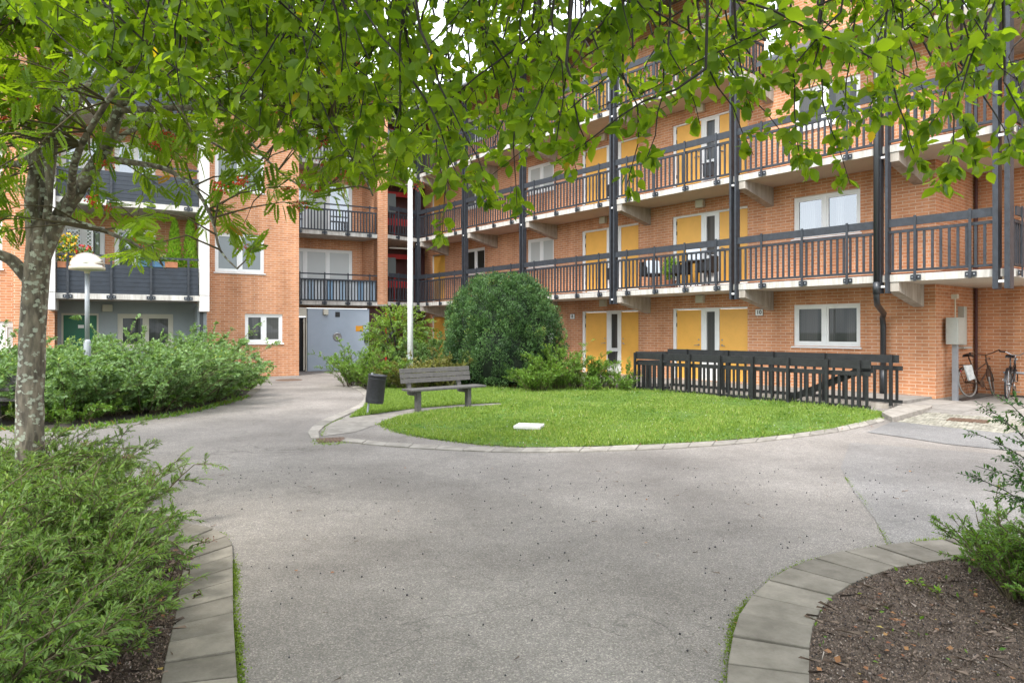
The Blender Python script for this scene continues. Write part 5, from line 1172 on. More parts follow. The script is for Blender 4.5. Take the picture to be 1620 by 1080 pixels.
# --- broad-leaved tree arching over the camera ---------------------------------------------
def canopy():
    rng = np.random.default_rng(21)
    base = np.array((1.7, -2.4, 0.)); tree = empty('cherry_tree', 'broad-leaved tree whose drooping leafy branches hang down from the top of the picture', 'tree', base)
    tr_ = [base + np.array(p) for p in ((0, 0, -.1), (0, 0, .3), (.02, .05, 1.2), (-.03, .1, 2.2), (0, .2, 3.0))]
    tube_obj('trunk', [([p - base for p in catmull(tr_, 4)], list(np.linspace(.19, .13, 17)))], M['darkbark'], tree, 14)
    top = tr_[-1]; limbs = []
    for ends, r0 in (([(-1.6, .5, 4.3), (-3.2, 2.8, 5.0), (-3.6, 4.6, 4.7), (-3.5, 5.6, 4.4)], .09), ([(-.4, .4, 4.4), (-1.3, 2.6, 5.0), (-1.6, 4.6, 4.9), (-1.5, 6.2, 4.7)], .09),
                     ([(.9, .6, 4.5), (.6, 2.8, 5.1), (.5, 5.0, 4.9), (.4, 6.4, 4.6)], .08), ([(2.2, .4, 4.3), (2.4, 2.6, 4.9), (2.4, 4.6, 4.6), (2.3, 6.0, 4.3)], .08),
                     ([(3.0, -.2, 4.2), (4.0, 2.0, 4.8), (4.2, 4.0, 4.5), (4.4, 5.2, 4.2)], .07), ([(-1.5, -1.5, 4.2), (-3.8, .5, 4.9), (-4.4, 3.0, 5.0), (-4.6, 4.4, 4.7)], .07),
                     ([(2.2, -2.8, 4.3), (3.5, -3.8, 4.8)], .05), ([(.6, -3.4, 4.3), (-.5, -4.8, 5.0)], .05)):
        q = catmull([top] + [np.array(e) for e in ends], 5); n = len(q); q = [p + rng.normal(0, .03, 3) * (i > 1) for i, p in enumerate(q)]
        limbs.append((q, list(np.linspace(r0, .015, n))))
    for q, r in limbs: tube_obj('branch', [([p - base for p in q], r)], M['darkbark'], tree, 8)
    A = np.array([p for q, r in limbs for p in q[3:]])
    bx = [-100, 120, 200, 300, 330, 360, 420, 470, 540, 580, 620, 660, 700, 740, 780, 800, 830, 880, 920, 950, 985, 1010, 1040, 1070, 1110, 1150, 1190, 1230, 1290, 1340, 1400, 1440, 1480, 1530, 1580, 1640, 1800]
    by = [40, 90, 200, 215, 230, 150, 230, 250, 290, 260, 300, 250, 330, 270, 320, 250, 230, 270, 280, 150, 200, 255, 180, 150, 190, 130, 200, 250, 265, 215, 270, 240, 300, 300, 200, 260, 300]
    tops, ends, nl = [], [], []
    # the long hanging twigs one can tell apart: (x0,y0,x1,y1,depth)
    for x0, y0, x1, y1, d in ((706, 20, 700, 372, 3.3), (650, -10, 770, 318, 3.6), (840, 60, 818, 325, 3.2), (850, 60, 912, 270, 3.4), (1060, 40, 1024, 248, 3.0), (985, 120, 992, 292, 3.3), (1045, 60, 1108, 200, 3.5),
                              (1090, 50, 1192, 246, 3.3), (1165, 60, 1205, 130, 3.), (1250, -10, 1268, 262, 3.1), (1300, 20, 1281, 150, 3.2), (1290, 60, 1345, 292, 3.6), (1400, 60, 1450, 255, 3.4), (1580, -10, 1492, 296, 2.9),
                              (1500, 0, 1545, 265, 3.3), (1560, 60, 1470, 200, 3.1), (1330, 20, 1240, 130, 3.2), (1440, -20, 1370, 190, 3.), (1590, 120, 1625, 200, 2.9), (460, 40, 318, 205, 3.4), (480, 60, 470, 215, 3.2), (600, 20, 555, 270, 3.4),
                              (625, 10, 618, 290, 3.7), (540, 0, 610, 200, 3.3), (900, 20, 878, 240, 3.1), (1520, 100, 1600, 240, 3.2), (140, -20, 160, 80, 3.6), (260, 0, 240, 130, 3.5), (760, 40, 842, 190, 3.0)):
        tops.append(px(x0, y0, d)); ends.append(px(x1, y1, d - .1))
    ntw = len(tops)
    while len(tops) < 520:
        x = rng.uniform(-60, 1700); b_ = np.interp(x, bx, by); y1 = rng.uniform(-160, b_)
        dn = 1. if x < 900 else .72
        if x > 1100: dn = .6
        if x < 300: dn *= .5
        if 690 < x < 760 and y1 < 130: dn *= .45
        if y1 > 120 and x > 900: dn *= .6
        if rng.random() > dn: continue
        d = rng.uniform(2.6, 5.6); L_ = rng.uniform(.35, .8); dx = rng.normal(0, 150); y0 = y1 - L_ / d * F
        e = px(x, y1, d); t_ = px(x + dx, y0, d + rng.normal(0, .15)); tops.append(t_); ends.append(e)
    tops = np.array(tops); ends = np.array(ends); n = len(tops)
    mid = (tops + ends) / 2 + rng.normal(0, .05, tops.shape) + unit(np.cross(ends - tops, np.array((0, 1., 0)))) * rng.normal(0, .05, (n, 1))
    tq = np.linspace(0, 1, 7)[None, :, None]; C = (1 - tq) ** 2 * tops[:, None] + 2 * (1 - tq) * tq * mid[:, None] + tq ** 2 * ends[:, None]
    C[:, 1:-1] += rng.normal(0, .008, C[:, 1:-1].shape)
    V1, F1 = fast_tubes(C, np.linspace(.0055, .0018, 7)[None] * np.ones((n, 1)), 5)
    # carrying branches up to the limbs
    j = np.linalg.norm(tops[:, None] - A[None], axis=2).argmin(1); a_ = A[j]; s_ = np.linspace(0, 1, 5)[None, :, None]
    c1 = tops + np.array((0, 0, .35)) * np.linalg.norm(a_ - tops, axis=1)[:, None] * .6
    B = (1 - s_) ** 2 * tops[:, None] + 2 * (1 - s_) * s_ * c1[:, None] + s_ ** 2 * a_[:, None]
    V2, F2 = fast_tubes(B, np.linspace(.0055, .011, 5)[None] * np.ones((n, 1)), 5)
    # leaves: along the twig and on short side shoots
    P_, D_, U_ = [], [], []
    ln = np.linalg.norm(ends - tops, axis=1); 
    for k in range(n):
        m = int(ln[k] / .05); t = np.sort(rng.uniform(.05, 1, m)) if k >= ntw else np.sort(1 - rng.random(m) ** 1.6 * .9)
        f_ = t * 6; i0 = np.minimum(f_.astype(int), 5); fr_ = (f_ - i0)[:, None]; p = C[k, i0] * (1 - fr_) + C[k, i0 + 1] * fr_; tn = unit(C[k, i0 + 1] - C[k, i0])
        rnd = unit(rng.normal(0, 1, (m, 3))); sd_ = unit(np.cross(tn, rnd)); nsub = 3 if k >= ntw else 4
        sl_ = rng.uniform(.03, .11, m); d0 = unit(sd_ + tn * .7 + np.array((0, 0, -.2)))
        for q in range(nsub):
            f2 = (q + .4) / nsub; pp = p + d0 * (sl_ * f2)[:, None]; dd = unit(d0 * .7 + rng.normal(0, .6, (m, 3)) + np.array((0, 0, -.2))); P_.append(pp); D_.append(dd); U_.append(unit(rng.normal(0, .8, (m, 3)) + np.array((0, -.35, .75))))
    P_ = np.concatenate(P_); D_ = np.concatenate(D_); U_ = np.concatenate(U_)
    x_, y_ = proj(P_ + D_ * .06); lim = np.interp(x_, bx, by) + 22; own = np.zeros(len(P_), bool)
    Lx, Ly = proj(np.array(ends[:ntw])); 
    for a, b in zip(Lx, Ly): own |= (np.abs(x_ - a) < 34) & (y_ < b + 26) & (y_ > b - 70)
    keep = ((y_ < lim) | own) & (P_[:, 1] > 2.3); P_, D_, U_ = P_[keep], D_[keep], U_[keep]
    sc = rng.uniform(.042, .078, len(P_)); V, Fc = scatter(OV, OVT, P_, frames(D_, U_), sc)
    tint = np.clip(rng.beta(2, 2, len(P_)), 0, .93); tint[rng.random(len(P_)) < .008] = 1
    fast_mesh('twigs', np.concatenate([V1, V2]) - base, np.concatenate([F1, F2 + len(V1)]), M['darkbark'], tree)
    fast_mesh('crown', V - base, Fc, M['leaf_near'], tree, tint=np.repeat(tint, len(OVT)))
    OC = np.array([(1, 0, 0), (-1, 0, 0), (0, 1, 0), (0, -1, 0), (0, 0, 1), (0, 0, -1)], float); OF = np.array([(0, 2, 4), (2, 1, 4), (1, 3, 4), (3, 0, 4), (2, 0, 5), (1, 2, 5), (3, 1, 5), (0, 3, 5)])
    k = rng.choice(len(P_), 260); bp = P_[k] + rng.normal(0, .012, (260, 3)) + np.array((0, 0, -.02)); Vb, Fb = scatter(OC, OF, bp, np.broadcast_to(np.eye(3), (260, 3, 3)), rng.uniform(.0035, .005, 260))
    bo_ = fast_mesh('berries', Vb - base, Fb, M['darkberry'], tree, smooth=True); bo_['kind'] = 'stuff'
    # unseen crown added overhead, its leaves dense and oversized to darken the near ground
    m = 5200; q = rng.normal(0, 1, (m, 3)); q = unit(q) * (rng.random((m, 1)) ** .4); pp = np.array((0.2, -1.6, 5.6)) + q * np.array((4.6, 3.8, 1.4)); pp = pp[(pp[:, 2] > 4.6) & (pp[:, 2] > CH + .62 * pp[:, 1])]
    V, Fc = scatter(OV, OVT, pp, frames(unit(rng.normal(0, 1, pp.shape)), unit(rng.normal(0, .5, pp.shape) + np.array((0, 0, 1.)))), np.full(len(pp), .25))
    fast_mesh('unseen_shade_crown', V - base, Fc, M['leaf_near'], tree, tint=np.repeat(rng.random(len(pp)) * .9, len(OVT)))
canopy()

# --- clipped yew ---------------------------------------------------------------------------
def yew():
    rng = np.random.default_rng(5); Yc = 19.9; c = np.array(((797 - CX) / F * Yc, Yc, 0.)); Hh = 3.12; Rx = 1.68
    y = empty('yew_bush', 'big dense dark green yew bush behind the bench', 'bush', c)
    def rad(z): t = z / Hh; return Rx * np.interp(t, [0, .08, .25, .45, .65, .82, .93, 1.0], [.80, .92, 1.0, .98, .90, .72, .50, .22])
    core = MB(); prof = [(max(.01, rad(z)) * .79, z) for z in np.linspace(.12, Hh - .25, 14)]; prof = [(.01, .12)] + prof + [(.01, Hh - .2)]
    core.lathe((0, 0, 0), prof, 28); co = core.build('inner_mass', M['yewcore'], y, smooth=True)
    pos, ds, us, tn = [], [], [], []
    for i in range(950):
        z = Hh * rng.random() ** .9 * .97; a = rng.uniform(0, 2 * math.pi); r = rad(z) * rng.uniform(.86, 1.0) * (1 + .05 * math.sin(3 * a + 2 * z) + .045 * math.sin(8 * a - 3 * z))
        p = np.array((math.cos(a) * r, math.sin(a) * r, z)); m = 85; ax = unit(np.array((math.cos(a) * .45, math.sin(a) * .45, 1.)) + rng.normal(0, .12, 3)); t = rng.random(m) ** .8; L_ = rng.uniform(.22, .5)
        rr = .12 * np.sin(np.pi * np.clip(t * .9 + .1, 0, 1)) + .02; dd = unit(rng.normal(0, 1, (m, 3))); q = p + ax * ((t - .4) * L_)[:, None] + dd * rr[:, None]
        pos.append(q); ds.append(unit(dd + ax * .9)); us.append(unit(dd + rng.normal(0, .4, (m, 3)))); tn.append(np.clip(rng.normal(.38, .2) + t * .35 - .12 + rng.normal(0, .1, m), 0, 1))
    for i in range(46):     # leaders sticking out of the top
        a = rng.uniform(0, 2 * math.pi); r = Rx * .62 * math.sqrt(rng.random()); z = Hh * np.interp(r / Rx, [0, .3, .62], [.98, .95, .86]) + rng.uniform(-.05, .1); m = 60; t = rng.random(m)
        q = np.array((math.cos(a) * r, math.sin(a) * r, z)) + np.array((0, 0, 1)) * (t * .28 - .12)[:, None] + rng.normal(0, .035, (m, 3)); dd = unit(rng.normal(0, 1, (m, 3)))
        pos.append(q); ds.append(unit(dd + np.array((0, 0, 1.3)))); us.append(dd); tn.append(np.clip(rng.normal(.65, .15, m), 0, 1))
    pos = np.concatenate(pos); ds = np.concatenate(ds); us = np.concatenate(us); tn = np.concatenate(tn); V, Fc = scatter(LZW(.42), LZT, pos, frames(ds, us), rng.uniform(.04, .075, len(pos)))
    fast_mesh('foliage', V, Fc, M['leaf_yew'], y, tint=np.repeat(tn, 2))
    tube_obj('trunk', [([(-.25 + .14 * i, -.95 + .05 * (i % 2), -.02), (-.3 + .18 * i, -.75, .5)], [.05, .04]) for i in range(5)], M['rusty'], y, 7)

yew()

# --- small tree behind the flagpole ---------------------------------------------------------
def small_tree():
    rng = np.random.default_rng(9); Yc = 21.5; c = np.array(((632 - CX) / F * Yc, Yc, 0.)); t_ = empty('small_tree', 'small light green bushy tree behind the flagpole', 'tree', c)
    its = []
    for i in range(6):
        a = i * 1.05 + .3; its.append((catmull([np.array((.05 * math.cos(a), .05 * math.sin(a), -.05)), np.array((.15 * math.cos(a), .15 * math.sin(a), .7)), np.array((.5 * math.cos(a), .5 * math.sin(a), 1.5)), np.array((.85 * math.cos(a), .85 * math.sin(a), 2.1))], 4), list(np.linspace(.045, .012, 13))))
    tube_obj('trunk', its, M['darkbark'], t_, 6)
    n = 230; a = unit(rng.normal(0, 1, (n, 3))) * (rng.random((n, 1)) ** .45); tgt = np.array((.0, 0, 1.8)) + a * np.array((1.35, 1.2, .9)); tgt[:, 2] += -.22 * np.abs(tgt[:, 0]); st = tgt * .6 + np.array((0, 0, .55)); dr = unit(tgt - st + np.array((0, 0, -.12))); ln = np.full(n, .42)
    V1, F1 = fast_tubes(shoots_poly(st, dr, ln, 3, .1), np.array((.009, .005, .002))[None] * np.ones((n, 1)), 3); fast_mesh('twigs', V1, F1, M['twig'], t_)
    pos, ld, up = leaves_on(st, dr, ln * 1.15, 20, rng, .2, 60, .4, hang=.2); V, Fc = scatter(LZW(.55), LZT, pos, frames(ld, up), rng.uniform(.06, .11, len(pos))); fast_mesh('crown', V, Fc, M['leaf_small'], t_, tint=np.repeat(np.clip(rng.beta(2, 2, len(pos)) * .8 + .15 * (pos[:, 2] > 1.9), 0, 1), 2))
small_tree()

# --- shrubs ---------------------------------------------------------------------------------
GS = 'loose grey-green shrubs in the bed before the left block'
lab = ['at the far left behind the bench', 'just left of the lichened trunk', 'between the trunk and the lamp post', 'in front of the green door', 'under the twin ground floor window', 'below the white pillar', 'with long shoots over the path', 'at the pointed right end of the bed']
for i, (x, Y, h, sp) in enumerate([(-30, 12.1, 1.2, .95), (45, 12.3, 1.2, .9), (105, 12.3, 1.2, .95), (170, 12.7, 1.25, 1.0), (232, 13.2, 1.35, 1.05), (290, 14.1, 1.35, 1.05), (328, 15.0, 1.25, .95), (350, 16.4, .85, .6)]):
    shrub('leafy_shrub', f'grey-green leafy shrub {lab[i]}', 'shrub', ((x - CX) / F * Y, Y, 0), 44, h * (1 + .14 * math.sin(i * 2.3)), sp * 1.3, 14, .3, 12, .068, LZW(.72), LZT, M['leaf_shrub'], M['twig'], 30 + i, GS, droop=.45, curve=.5, tintb=.02, baser=.35, tipc=.4)
lab2 = ['behind the bench at the far left', 'behind the lichened trunk', 'behind the lamp post', 'close to the grey wall under the green door', 'close to the grey wall under its window', 'beside the downpipe of the left block', 'tallest one with a shoot up the brick wall']
for i, (x, Y, h, sp) in enumerate([(-20, 15, 1.55, 1.0), (40, 15.2, 1.5, 1.0), (110, 15.3, 1.4, 1.0), (175, 15.8, 1.45, 1.0), (240, 16.5, 1.5, 1.1), (295, 17.3, 1.6, 1.1), (330, 18.2, 1.75, .85)]):
    shrub('leafy_shrub', f'grey-green leafy shrub in the back row, {lab2[i]}', 'shrub', ((x - CX) / F * Y, Y, 0), 34, h * (1 + .12 * math.cos(i * 1.7)), sp * 1.2, 14, .36, 12, .07, LZW(.72), LZT, M['leaf_shrub'], M['twig'], 60 + i, 'back row of grey-green shrubs', droop=.4, curve=.35, tintb=.04)
for i, (x, y) in enumerate(((20, 672), (105, 676), (180, 664), (250, 656), (320, 643), (375, 625))):
    p = gp(x, y - 6); shrub('low_perennial', f'low leafy perennial edging the left shrub bed, {["far left behind the trunk", "right of the trunk", "below the lamp post", "middle of the row", "just before the bend", "at the bend"][i]}', 'perennial', (p[0], p[1] + .15, 0), 26, .42, .55, 9, .16, 10, .055, LZW(.55), LZT, M['leaf_spirea'], M['twig'], 700 + i, 'low perennials along the left bed', droop=.4, curve=.5, baser=.3)
# centre shrubs
for i, (x, Y, h, sp, m_, l_) in enumerate([(562, 19.5, 1.15, .75, 'leaf_spirea', 'bright green arching shrub right of the narrow path'), (600, 18.6, .95, .7, 'leaf_spirea', 'light green shrub behind the litter bin'), (650, 18.3, .8, .7, 'leaf_brown', 'brownish green shrub at the foot of the flagpole'), (695, 18.6, .85, .6, 'leaf_brown', 'rusty tinged shrub between the flagpole and the yew'),
                                         (690, 20.6, 1.55, .85, 'leaf_shrub', 'tall grey-green shrub left of the yew'), (655, 21.2, 1.5, .85, 'leaf_shrub', 'grey-green shrub under the small tree'),
                                         (882, 18.4, 1.2, .72, 'leaf_spirea', 'light green rounded shrub right of the yew'), (850, 17.9, .7, .5, 'leaf_spirea', 'low spreading shrub at the right foot of the yew'), (918, 18.6, .85, .6, 'leaf_spirea', 'light green shrub below the black mailbox')]):
    if m_ == 'leaf_brown' and m_ not in M: M[m_] = leafmat('brownish_leaves', (.09, .13, .03), (.22, .20, .05), (.26, .12, .05), trans=.3)
    shrub('round_shrub', l_, 'shrub', ((x - CX) / F * Y, Y, 0), 42, h, sp, 16, .24, 13, .058 if m_ != 'leaf_shrub' else .075, LZW(.42), LZT, M[m_], M['twig'], 90 + i, None, droop=.35, curve=.45, tintb=.08, baser=.3)
for i, (x, Y, h) in enumerate([(948, 18.8, .75), (968, 18.5, .95), (990, 18.7, .7), (935, 17.9, .4), (985, 17.9, .45)]):
    shrub('tall_weed', ['leafy weed stems left of the tall seed stalks by the yellow door', 'tallest leafy weed before the yellow doors', 'leafy weed against the corner of the black fence', 'low pale weed at the lawn edge below the light green shrub', 'low weed at the lawn edge by the black fence'][i], 'weed', ((x - CX) / F * Y, Y, 0), 12, h, .32, 9, .16, 9, .07, LZW(.35), LZT, M['leaf_spirea'], M['twig'], 120 + i, None, droop=.3, curve=.1)
# foreground left shrubs
GF = 'narrow-leaved shrubs in the near left bed'
spots = [(-2.1, 3.2, .42, .42), (-2.55, 3.05, .62, .52), (-2.45, 3.85, .52, .45), (-2.75, 4.3, .62, .55), (-3.2, 3.5, .75, .65), (-3.5, 4.6, .78, .7), (-3.1, 5.2, .62, .55), (-4.3, 5.4, .82, .75), (-3.9, 6.2, .6, .5), (-4.6, 6.5, .75, .6), (-2.05, 2.5, .55, .42), (-2.8, 2.3, .72, .55), (-4.3, 4.2, .85, .7), (-5.3, 5.9, .8, .7)]
lf = ['low edge one nearest the kerb slabs', 'second from the kerb at the bottom edge', 'beside the kerb bend', 'behind the kerb bend', 'in the middle of the bed', 'below the lichened trunk', 'with brown seed heads over the path', 'hiding the foot of the rowan', 'behind the kerb where it curves away', 'left of the rowan foot at the back', 'at the bottom edge nearest the camera', 'at the bottom left corner', 'at the left edge of the picture', 'farthest left behind the rowan']
for i, (x, Y, h, sp) in enumerate(spots):
    near = Y < 4.7
    shrub('narrow_leaved_shrub', f'narrow-leaved grey-green shrub {lf[i]}', 'shrub', (x, Y, .016), 58 if near else 42, h, sp * 1.05, 16, .19, 17, .033, LC if near else LZW(.3), LCT if near else LZT, M['leaf_front'], M['twig'], 200 + i, GF, droop=.45, curve=.5, tipc=.3, ang=42, tintb=.02)
# sprigs with seed heads reaching over the path
def seed_sprigs():
    rng = np.random.default_rng(44); b = empty('seed_head_sprigs', 'long sprigs with brown seed heads leaning over the kerb', 'shrub', (-3.0, 5.0, .0)); V_, P_, D_, U_, H_ = [], [], [], [], []
    C = []
    for x0, y0, x1, y1, d in ((90, 760, 135, 700, 5.4), (150, 780, 203, 722, 5.2), (170, 800, 240, 748, 5.0), (190, 820, 236, 762, 4.9), (200, 830, 258, 806, 4.7), (230, 860, 277, 830, 4.5), (260, 880, 330, 855, 4.2), (120, 760, 232, 776, 5.2), (200, 850, 275, 880, 4.2), (240, 870, 300, 880, 4.1)):
        C.append([px(x0, y0 + 60, d + .1), px((x0 * 2 + x1) / 3, (y0 * 2 + y1) / 3 + 8, d), px((x0 + x1 * 2) / 3, (y0 + 2 * y1) / 3 - 2, d), px(x1, y1, d)])
    C = np.array(C) - np.array((-3., 5, 0)); V1, F1 = fast_tubes(C, np.array((.005, .004, .003, .002))[None] * np.ones((len(C), 1)), 4); fast_mesh('stems', V1, F1, M['twig'], b)
    pos, ld, up = leaves_on(C[:, 1], unit(C[:, 3] - C[:, 1]), np.linalg.norm(C[:, 3] - C[:, 1], axis=1), 15, rng, 0, 50); V, Fc = scatter(LZW(.5), LZT, pos, frames(ld, up), rng.uniform(.03, .05, len(pos))); fast_mesh('foliage', V, Fc, M['leaf_front'], b, tint=np.repeat(rng.random(len(pos)) * .8, 2))
    hp = np.concatenate([C[k, 3] + rng.normal(0, 1, (60, 3)) * np.array((.022, .022, .01)) for k in range(len(C))]); V, Fc = scatter(LZW(.9), LZT, hp, frames(unit(rng.normal(0, 1, hp.shape)), unit(rng.normal(0, 1, hp.shape))), rng.uniform(.005, .011, len(hp))); o = fast_mesh('seed_head', V, Fc, mat('seed_brown', (.16, .08, .055), .9), b)
seed_sprigs()
# right-edge arching shrub
def arching():
    rng = np.random.default_rng(77); base = np.array((3.55, 4.0, .016)); b = empty('arching_shrub', 'shrub with long arching small-leaved sprays at the right edge', 'shrub', base); C = []
    tips = [(1530, 680, 4.1), (1545, 636, 4.3), (1572, 622, 4.2), (1548, 738, 3.8), (1516, 748, 4.0), (1560, 655, 4.0), (1600, 628, 3.9), (1590, 690, 3.7), (1600, 760, 3.6), (1560, 775, 3.7), (1612, 660, 3.7), (1640, 600, 3.9), (1660, 640, 3.6), (1580, 720, 3.9), (1620, 700, 3.5), (1610, 800, 3.5), (1700, 620, 3.7)]
    for x, y, d in tips:
        e = px(x, y, d); s_ = base + np.array((rng.uniform(-.1, .25), rng.uniform(-.15, .15), 0)); md = np.array((s_[0] * .55 + e[0] * .45, s_[1] * .55 + e[1] * .45, e[2] * .78 + .05))
        t = np.linspace(0, 1, 8)[:, None]; C.append((1 - t) ** 2 * s_ + 2 * (1 - t) * t * md + t ** 2 * e)
    C = np.array(C); V1, F1 = fast_tubes(C, np.linspace(.007, .0015, 8)[None] * np.ones((len(C), 1)), 5)
    ti = rng.uniform(.25, .95, (len(C), 11)); f_ = ti * 7; i0 = np.minimum(f_.astype(int), 6); fr_ = (f_ - i0)[..., None]; kk = np.arange(len(C))[:, None]
    st = (C[kk, i0] * (1 - fr_) + C[kk, i0 + 1] * fr_).reshape(-1, 3); tn = unit(C[kk, i0 + 1] - C[kk, i0]).reshape(-1, 3); dr = unit(tn + unit(rng.normal(0, 1, tn.shape)) * .75); ln = rng.uniform(.1, .3, len(st)) * (1.2 - ti.reshape(-1))
    V2, F2 = fast_tubes(shoots_poly(st, dr, ln, 3, .1), np.array((.002, .0015, .001))[None] * np.ones((len(st), 1)), 3)
    fast_mesh('stems', V1 - base, F1, M['darkbark'], b); fast_mesh('twigs', V2 - base, F2, M['darkbark'], b)
    p1, l1, u1 = leaves_on(st, dr, ln, 12, rng, .1, 55); segs = [(C[:, i], C[:, i + 1]) for i in range(2, 7)]
    for a, e in segs:
        q = leaves_on(a, unit(e - a), np.linalg.norm(e - a, axis=1), 9, rng, 0, 60); p1 = np.concatenate([p1, q[0]]); l1 = np.concatenate([l1, q[1]]); u1 = np.concatenate([u1, q[2]])
    V, Fc = scatter(LZW(.5), LZT, p1, frames(l1, u1), rng.uniform(.016, .036, len(p1))); fast_mesh('foliage', V - base, Fc, M['leaf_arch'], b, tint=np.repeat(rng.random(len(p1)) * .85, 2))
M['leaf_arch'] = leafmat('small_dark_leaves', (.02, .07, .012), (.075, .17, .025), (.25, .34, .05), trans=.3)
arching()
for i, (x, Y, h, sp) in enumerate([(3.0, 4.0, .40, .28), (3.2, 4.4, .42, .3), (3.0, 3.5, .36, .28), (3.3, 3.85, .55, .38)]):
    shrub('herb_clump', ['feathery green herb clump at the right bed, second from the left', 'feathery green herb clump touching the far kerb of the right bed', 'feathery green herb clump nearest the camera in the right bed', 'feathery green herb clump cut by the right picture edge'][i], 'herb', (x, Y, .016), 34, h, sp, 12, .12, 12, .026, LZW(.5), LZT, M['leaf_spirea'], M['twig'], 300 + i, 'feathery herbs in the right bed', droop=.3, curve=.3)

# --- balcony plants --------------------------------------------------------------------------
def bal(xp, m_, z): t = s_l(xp, m_); p = U * t + Wn * m_; return np.array((p[0], p[1], z))
zb1 = 2.5 + .16
M['terracotta'] = mat('terracotta', (.33, .13, .06), .8); M['blueplanter'] = mat('blue_planter', (.05, .13, .22), .5)
for xp, hh, l_ in ((276, 2.15, 'bright green potted thuja on the slatted balcony, left of the pair'), (301, 2.25, 'bright green potted thuja next to the white pillar')):
    rng = np.random.default_rng(int(xp)); c = bal(xp, 23.75, zb1); t_ = empty('potted_thuja', l_, 'potted plant', c, 0, 'potted thujas on the balcony'); q = MB(); q.lathe((0, 0, 0), [(.001, 0), (.14, 0), (.18, .3), (.17, .3), (.001, .27)], 18); q.build('pot', M['terracotta'], t_)
    n = 2600; z = rng.random(n) ** .8; a = rng.uniform(0, 6.283, n); r = .25 * (1 - z) ** .6 * rng.uniform(.6, 1.05, n) + .02; p = np.stack([np.cos(a) * r, np.sin(a) * r, .28 + z * (hh - .1)], 1); d = unit(np.stack([np.cos(a) * .6, np.sin(a) * .6, np.ones(n)], 1) + rng.normal(0, .25, (n, 3)))
    V, Fc = scatter(LZW(.5), LZT, p, frames(d, unit(np.stack([np.cos(a), np.sin(a), 0 * a], 1) + rng.normal(0, .3, (n, 3)))), rng.uniform(.05, .1, n)); fast_mesh('foliage', V, Fc, M['leaf_thuja'], t_, tint=np.repeat(rng.random(n), 2))
def boxplant(xa, xb, zc, hh, lm, pm, label, name, flowers=None, seed=1, dens=900, m_=23.35):
    rng = np.random.default_rng(seed); a, b = bal(xa, m_, zc), bal(xb, m_, zc); L_ = np.linalg.norm(b - a); o = empty(name, label, 'flower box', a, math.atan2(U[1], U[0])); q = MB(); q.box(0, L_, -.1, .1, -.12, .06); q.build('planter', pm, o, bevel=.01)
    p = np.stack([rng.uniform(0, L_, dens), rng.normal(0, .09, dens), .05 + rng.random(dens) * hh], 1); V, Fc = scatter(LZW(.7), LZT, p, frames(unit(rng.normal(0, 1, (dens, 3)) + np.array((0, 0, .4))), unit(rng.normal(0, 1, (dens, 3)))), rng.uniform(.04, .09, dens)); fast_mesh('foliage', V, Fc, lm, o, tint=np.repeat(rng.random(dens), 2))
    for fm, nf in flowers or ():
        p = np.stack([rng.uniform(0, L_, nf), rng.normal(-.05, .08, nf), .1 + rng.random(nf) * hh], 1); V, Fc = scatter(LZW(1.), LZT, np.repeat(p, 3, 0), frames(unit(rng.normal(0, 1, (nf * 3, 3))), unit(rng.normal(0, 1, (nf * 3, 3)))), rng.uniform(.05, .08, nf * 3)); fast_mesh('blossom', V, Fc, fm, o)
M['yflower'] = mat('yellow_petals', (.75, .42, .03), .6); M['rflower'] = mat('red_petals', (.5, .02, .02), .6)
boxplant(91, 122, 3.5, .75, M['leaf_thuja'], M['terracotta'], 'box of yellow climbing flowers at the left end of the slatted balcony', 'flower_box', [(M['yflower'], 70)], 3, 500)
boxplant(119, 146, 3.6, .35, M['leaf_spirea'], M['terracotta'], 'box of red flowers beside the yellow ones', 'flower_box', [(M['rflower'], 22)], 4, 220)
boxplant(217, 262, 3.62, .22, M['leaf_spirea'], M['blueplanter'], 'blue planter of green herbs hanging on the slatted balcony', 'flower_box', None, 5, 700)
boxplant(260, 281, 3.62, .1, M['leaf_spirea'], M['terracotta'], 'terracotta box with short plants left of the thujas', 'flower_box', None, 6, 60)
# lattice on the balcony
a, b = bal(88, 24.4, zb1 + .1), bal(146, 24.4, zb1 + .1); L_ = float(np.linalg.norm(b - a)); lt_ = empty('trellis', 'white diamond trellis behind the yellow balcony flowers', 'trellis', a, math.atan2(U[1], U[0]))
q = MB(); H0, H1 = .75, 1.95
for k in range(int(-(H1 - H0) / .11), int(L_ / .11)):
    for sg in (1, -1):
        t0 = k * .11; pts = []
        for z in (0, H1 - H0): pts.append((t0 + z if sg > 0 else t0 + (H1 - H0) - z, z))
        (x0, z0), (x1, z1) = pts; 
        def clip(x, z, xo, zo):
            if x < 0: return 0, z + (zo - z) * (0 - x) / (xo - x)
            if x > L_: return L_, z + (zo - z) * (L_ - x) / (xo - x)
            return x, z
        if max(x0, x1) <= 0 or min(x0, x1) >= L_: continue
        c0, c1 = clip(x0, z0, x1, z1), clip(x1, z1, x0, z0); q.bar((c0[0], .01 * sg, H0 + c0[1]), (c1[0], .01 * sg, H0 + c1[1]), .012, .016)
for (p0, p1) in (((0, 0, H0), (L_, 0, H0)), ((0, 0, H1), (L_, 0, H1)), ((0, 0, 0), (0, 0, H1)), ((L_, 0, 0), (L_, 0, H1))): q.bar(p0, p1, .04, .04)
q.build('lattice', M['white'], lt_)
